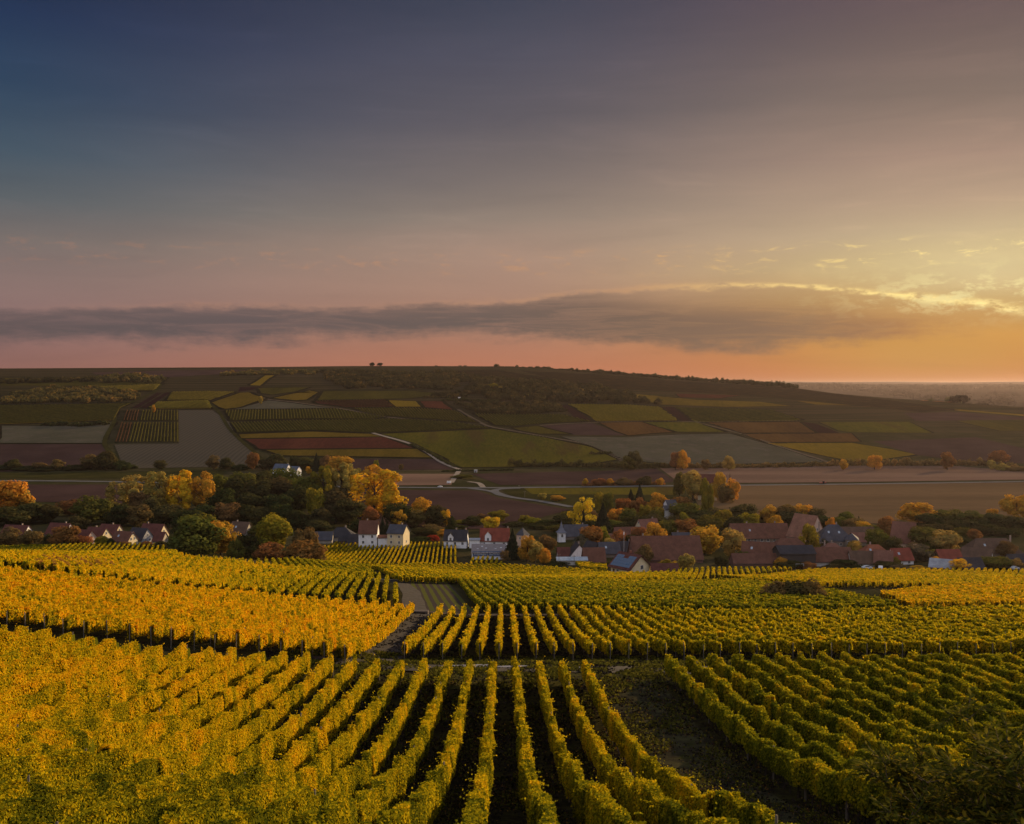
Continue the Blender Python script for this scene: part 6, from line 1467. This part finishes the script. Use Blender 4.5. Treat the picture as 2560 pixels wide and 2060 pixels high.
simple('kiosk', 'small pale hut beside the gravel path junction', 'hut', 1189, 985, 0, [('wall', paint('rendered wall grey', WC['grey']), [(-1.6, 1.6, -1.2, 1.2, -.3, 2.4)]), ('roof', WHITE, [(-1.8, 1.8, -1.4, 1.4, 2.4, 2.6)]), ('door', DOOR, [(-.4, .4, -1.25, -1.2, 0, 2)])])
simple('trailer', 'small white trailer beside the country road', 'trailer', 1122, 872, 0, [('box', WHITE, [(-1.9, 1.9, -1, 1, .6, 2.4)]), ('wheel', paint('tyre rubber', (.02, .02, .02)), [(-.9, -.3, -1.05, -.85, 0, .6)]), ('drawbar', GREYT, [(1.9, 3.2, -.06, .06, .6, .7)])])
simple('hunting_hut', 'tiny white hut on the dark hedge high on the hill', 'hut', 1148, 1560, 0, [('wall', WHITE, [(-1.8, 1.8, -1.5, 1.5, -.3, 4.6)]), ('roof', GREYT, [(-2.1, 2.1, -1.8, 1.8, 4.6, 5.1)])])
simple('log_pile', 'dark log pile under the orange red tree', 'log pile', 541, 432, 3, [('log', BARK, [(-3.5, 3.5, -.6, .6, -.1, .4), (-3.2, 3.3, -.5, .5, .4, .8), (-2.6, 2.6, -.3, .3, .8, 1.1)])])
simple('mast', 'pale telecom mast among the dark slate roofs', 'mast', 1561, 447, 0, [('pole', paint('galvanised steel', (.45, .45, .45)), [((0, 0), .12, .07, -.3, 12.5)]), ('antenna', WHITE, [(-.25, .25, -.1, .1, 10.6, 11.8)])])
def pole(cx, D, top, label):
    g = h1((cx-1280)/FX*D, D); H = zpix(top, D)-g
    simple('utility_pole', label, 'pole', cx, D, 0, [('shaft', WOOD, [((0, 0), .13, .09, -.4, H)]), ('crossarm', WOOD, [(-.7, .7, -.06, .06, H-.6, H-.48)]), ('insulator', WHITE, [(-.62, -.54, -.04, .04, H-.48, H-.3), (.54, .62, -.04, .04, H-.48, H-.3)])])
for a in ((1398, 418, 1384, 'wooden pole left of the long flat shed'), (1436, 416, 1388, 'wooden pole before the middle of the long flat shed'), (1610, 425, 1387, 'wooden pole behind the right eave of the solar roof house'), (1312, 760, 1228, 'thin pole in the meadow beside the village road'), (1298, 838, 1213, 'thin pole at the country road junction')): pole(*a)
simple('culvert', 'dark stone culvert mouth at the dirt track', 'culvert', 1048, 166, -4, [('opening', paint('culvert hollow shade', (.015, .014, .013)), [(-1.0, 1.0, -.5, .5, -.4, .35)]), ('lintel', paint('culvert stone', (.10, .08, .07)), [(-1.5, 1.5, -.6, .5, .35, .55)]), ('cheek', paint('culvert stone', (.10, .08, .07)), [(-1.5, -1.0, -.6, .5, -.4, .35), (1.0, 1.5, -.6, .5, -.4, .35)])])  # opening is a solid block, the hollow's shade painted near black
# walker by the rusty trees: one skinned body with clothes as parts
def person(cx, D, rot, label, coat, trousers):
    x, y, g = frame_at(cx, D); root = empty('person', (x, y, g), R(rot), label, 'person')
    J = [(0, 0, .95, .14), (0, .01, 1.2, .15), (0, 0, 1.42, .13), (0, -.01, 1.52, .055), (0, -.03, 1.62, .095), (0, -.03, 1.70, .09),
         (.10, 0, .88, .10), (.12, -.06, .50, .07), (.13, .06, .08, .045), (.13, -.10, .03, .04), (-.10, 0, .88, .10), (-.12, .08, .50, .07), (-.13, .16, .09, .045), (-.13, .02, .03, .04),
         (.19, 0, 1.40, .06), (.25, .06, 1.13, .045), (.26, -.06, .90, .035), (.26, -.12, .82, .03), (-.19, 0, 1.40, .06), (-.25, -.02, 1.13, .045), (-.26, -.14, .92, .035), (-.26, -.2, .85, .03)]
    E = [(0, 1), (1, 2), (2, 3), (3, 4), (4, 5), (0, 6), (6, 7), (7, 8), (8, 9), (0, 10), (10, 11), (11, 12), (12, 13), (2, 14), (14, 15), (15, 16), (16, 17), (2, 18), (18, 19), (19, 20), (20, 21)]
    def skin(name, ids, grow, mat, parent):
        mp = {k: i for i, k in enumerate(ids)}; me = bpy.data.meshes.new(name); me.from_pydata([J[k][:3] for k in ids], [(mp[a], mp[b]) for a, b in E if a in mp and b in mp], []); me.update()
        o = bpy.data.objects.new(name, me); COL.objects.link(o); sk = o.modifiers.new('s', 'SKIN'); o.modifiers.new('u', 'SUBSURF').levels = 1
        lay = me.skin_vertices[0].data if me.skin_vertices else None
        if lay is None: me.attributes; 
        for k, i in mp.items():
            if lay: lay[i].radius = (J[k][3]*grow, J[k][3]*grow*.8); lay[i].use_root = (i == 0)
        bpy.context.view_layer.update(); m2 = bpy.data.meshes.new_from_object(o.evaluated_get(bpy.context.evaluated_depsgraph_get())); bpy.data.objects.remove(o)
        m2.name = name; m2.materials.clear(); return link(name, m2, mat, parent)
    try:
        skin('body', list(range(22)), 1.0, paint('skin', (.45, .28, .2)), root)
        skin('jacket', [0, 1, 2, 14, 15, 16, 18, 19, 20], 1.16, paint('coat', coat), root); skin('trousers', [0, 6, 7, 8, 10, 11, 12], 1.14, paint('trousers', trousers), root)
    except Exception as e: print('person', e)
    b = MB(); b.cyl((0, -.02), .10, .06, 1.70, 1.82, 10); b.build('hair', paint('dark hair', (.03, .02, .015)), root)
person(797, 404, 40, 'walker in a dark jacket beside the thin brown tree', (.05, .05, .06), (.35, .36, .4))
# ------------------------------------------------------------------ big shrub in the near right corner
def leaf_sprays(name, tips, leaf, seed, mat, parent, per=13):
    r = np.random.default_rng(seed); VV, TT = [], []
    for p, d in tips:
        d = np.array(d)/np.linalg.norm(d)
        for i in range(per):
            f = (i+0.5)/per; side = 1 if i % 2 else -1; a = np.cross(d, (0, 0, 1)); a /= np.linalg.norm(a)+1e-6
            ax = d*0.7+a*side*(0.9-0.5*f)+r.normal(0, .25, 3); ax /= np.linalg.norm(ax); c_ = np.array(p)+d*(f-1)*0.55+r.normal(0, .015, 3)
            n_ = np.cross(ax, np.cross((0, 0, 1), ax)+r.normal(0, .3, 3)); n_ /= np.linalg.norm(n_)+1e-6; b = np.cross(ax, n_); L = leaf*r.uniform(.7, 1.2); t = r.uniform(0.1, 0.9)
            # a folded leaf: midrib and two halves of three faces
            mid = [c_, c_+ax*L*.35-n_*L*.02, c_+ax*L*.7-n_*L*.06, c_+ax*L-n_*L*.14]
            for s_ in (-1, 1):
                q1, q2 = mid[1]+b*s_*L*.17+n_*L*.04, mid[2]+b*s_*L*.14+n_*L*.02
                VV += [mid[0], mid[1], q1, q1]; VV += [mid[1], mid[2], q2, q1]; VV += [mid[2], mid[3], q2, q2]; TT += [t]*12
    V = np.array(VV).reshape(-1, 3); n_ = len(V)//4; Q = np.arange(4*n_).reshape(n_, 4)
    # triangles where the fourth corner repeats
    me = bpy.data.meshes.new(name); F = [tuple(q[:3]) if np.allclose(V[q[2]], V[q[3]]) else tuple(q) for q in Q.tolist()]
    me.from_pydata(V.tolist(), [], F); a = me.attributes.new('tint', 'FLOAT', 'POINT'); a.data.foreach_set('value', np.array(TT, dtype=np.float32)); me.update(); return link(name, me, mat, parent)
SHRUBLEAF = leafmat('shrub leaves', [(0.0, (0.026, 0.032, 0.008)), (0.45, (0.070, 0.074, 0.011)), (0.8, (0.18, 0.15, 0.016)), (0.97, (0.38, 0.23, 0.02)), (1.0, (0.44, 0.16, 0.02))], 0.6, 0.3, 0.38)
def shrub(x, y, H, spread, nst, seed, label, leaf=0.13, lean=(0, 0)):
    r = random.Random(seed); g = h1(x, y); root = empty('shrub', (x, y, g), 0, label, 'shrub'); tips = []
    V, Q = [], []
    def seg(pts, rads, k=5):
        b = len(V)
        for p, q in zip(pts, rads):
            for i in range(k): a = 6.2832*i/k; V.append((p[0]+q*math.cos(a), p[1]+q*math.sin(a), p[2]))
        for j in range(len(pts)-1):
            for i in range(k): Q.append((b+j*k+i, b+j*k+(i+1) % k, b+(j+1)*k+(i+1) % k, b+(j+1)*k+i))
    for s_ in range(nst):
        a = r.uniform(0, 6.28); q = spread*math.sqrt(r.uniform(0.05, 1)); h = H*r.uniform(.6, 1.0)*(1-0.45*(q/spread)**2); base = Vector((r.uniform(-.5, .5)*spread*.5, r.uniform(-.5, .5)*spread*.5, 0))
        end = Vector((math.cos(a)*q+lean[0]*h, math.sin(a)*q+lean[1]*h, h)); P = [base.lerp(end, t)+Vector((r.uniform(-.1, .1), r.uniform(-.1, .1), math.sin(t*3.14)*.25)) for t in np.linspace(0, 1, 7)]
        seg(P, [.035, .028, .022, .018, .013, .009, .004])
        tips.append((tuple(P[-1]), tuple(P[-1]-P[-2])))
        for i in range(2, 7):
            for k in range(4):
                d = Vector((r.gauss(0, 1), r.gauss(0, 1), r.uniform(-.1, .9))).normalized(); l = r.uniform(.35, .85); e = P[i]+d*l; m_ = P[i]+d*l*.5+Vector((0, 0, .05))
                seg([P[i], m_, e], [.009, .006, .003], 4); tips.append((tuple(e), tuple(d))); 
                for kk in range(3):
                    d2 = (d+Vector((r.gauss(0, .8), r.gauss(0, .8), r.gauss(0, .6)))).normalized(); e2 = m_+d2*r.uniform(.25, .5); seg([m_, e2], [.005, .002], 3); tips.append((tuple(e2), tuple(d2)))
    me = mk('branches', V, Q); me.materials.append(paint('shrub bark', (.10, .065, .045), .9, .4, 5)); o = bpy.data.objects.new('branches', me); COL.objects.link(o); o.parent = root
    leaf_sprays('leaves', tips, leaf, seed, SHRUBLEAF, root)
shrub(8.9, 15.2, 4.7, 3.2, 44, 3, 'large leafy shrub filling the lower right corner', 0.15, (-.02, 0))
shrub(4.45, 14.0, 1.75, 0.42, 4, 7, 'small leafy sprig at the bottom edge left of the large shrub', 0.15)
shrub(5.15, 13.6, 1.35, 0.6, 6, 9, 'second leafy sprig at the bottom edge close to the large shrub', 0.15)
# ------------------------------------------------------------------ haze over the whole valley
def haze():
    lo, hi = -100, 78
    V = [(-24000, -300, lo), (24000, -300, lo), (24000, 27500, lo), (-24000, 27500, lo), (-24000, -300, hi), (24000, -300, hi), (24000, 27500, hi), (-24000, 27500, hi)]
    Q = np.array([[0, 3, 2, 1], [4, 5, 6, 7], [0, 1, 5, 4], [1, 2, 6, 5], [2, 3, 7, 6], [3, 0, 4, 7]])
    m, n = newmat('haze'); v = n.n('ShaderNodeVolumePrincipled')
    v.inputs['Color'].default_value = (0.42, 0.34, 0.34, 1); v.inputs['Density'].default_value = 0.000038; v.inputs['Anisotropy'].default_value = 0.5
    o = n.n('ShaderNodeOutputMaterial'); n.nt.links.new(v.outputs[0], o.inputs['Volume'])
    tag(link('haze', mk('haze', np.array(V, float), Q), m), kind='stuff')
haze()
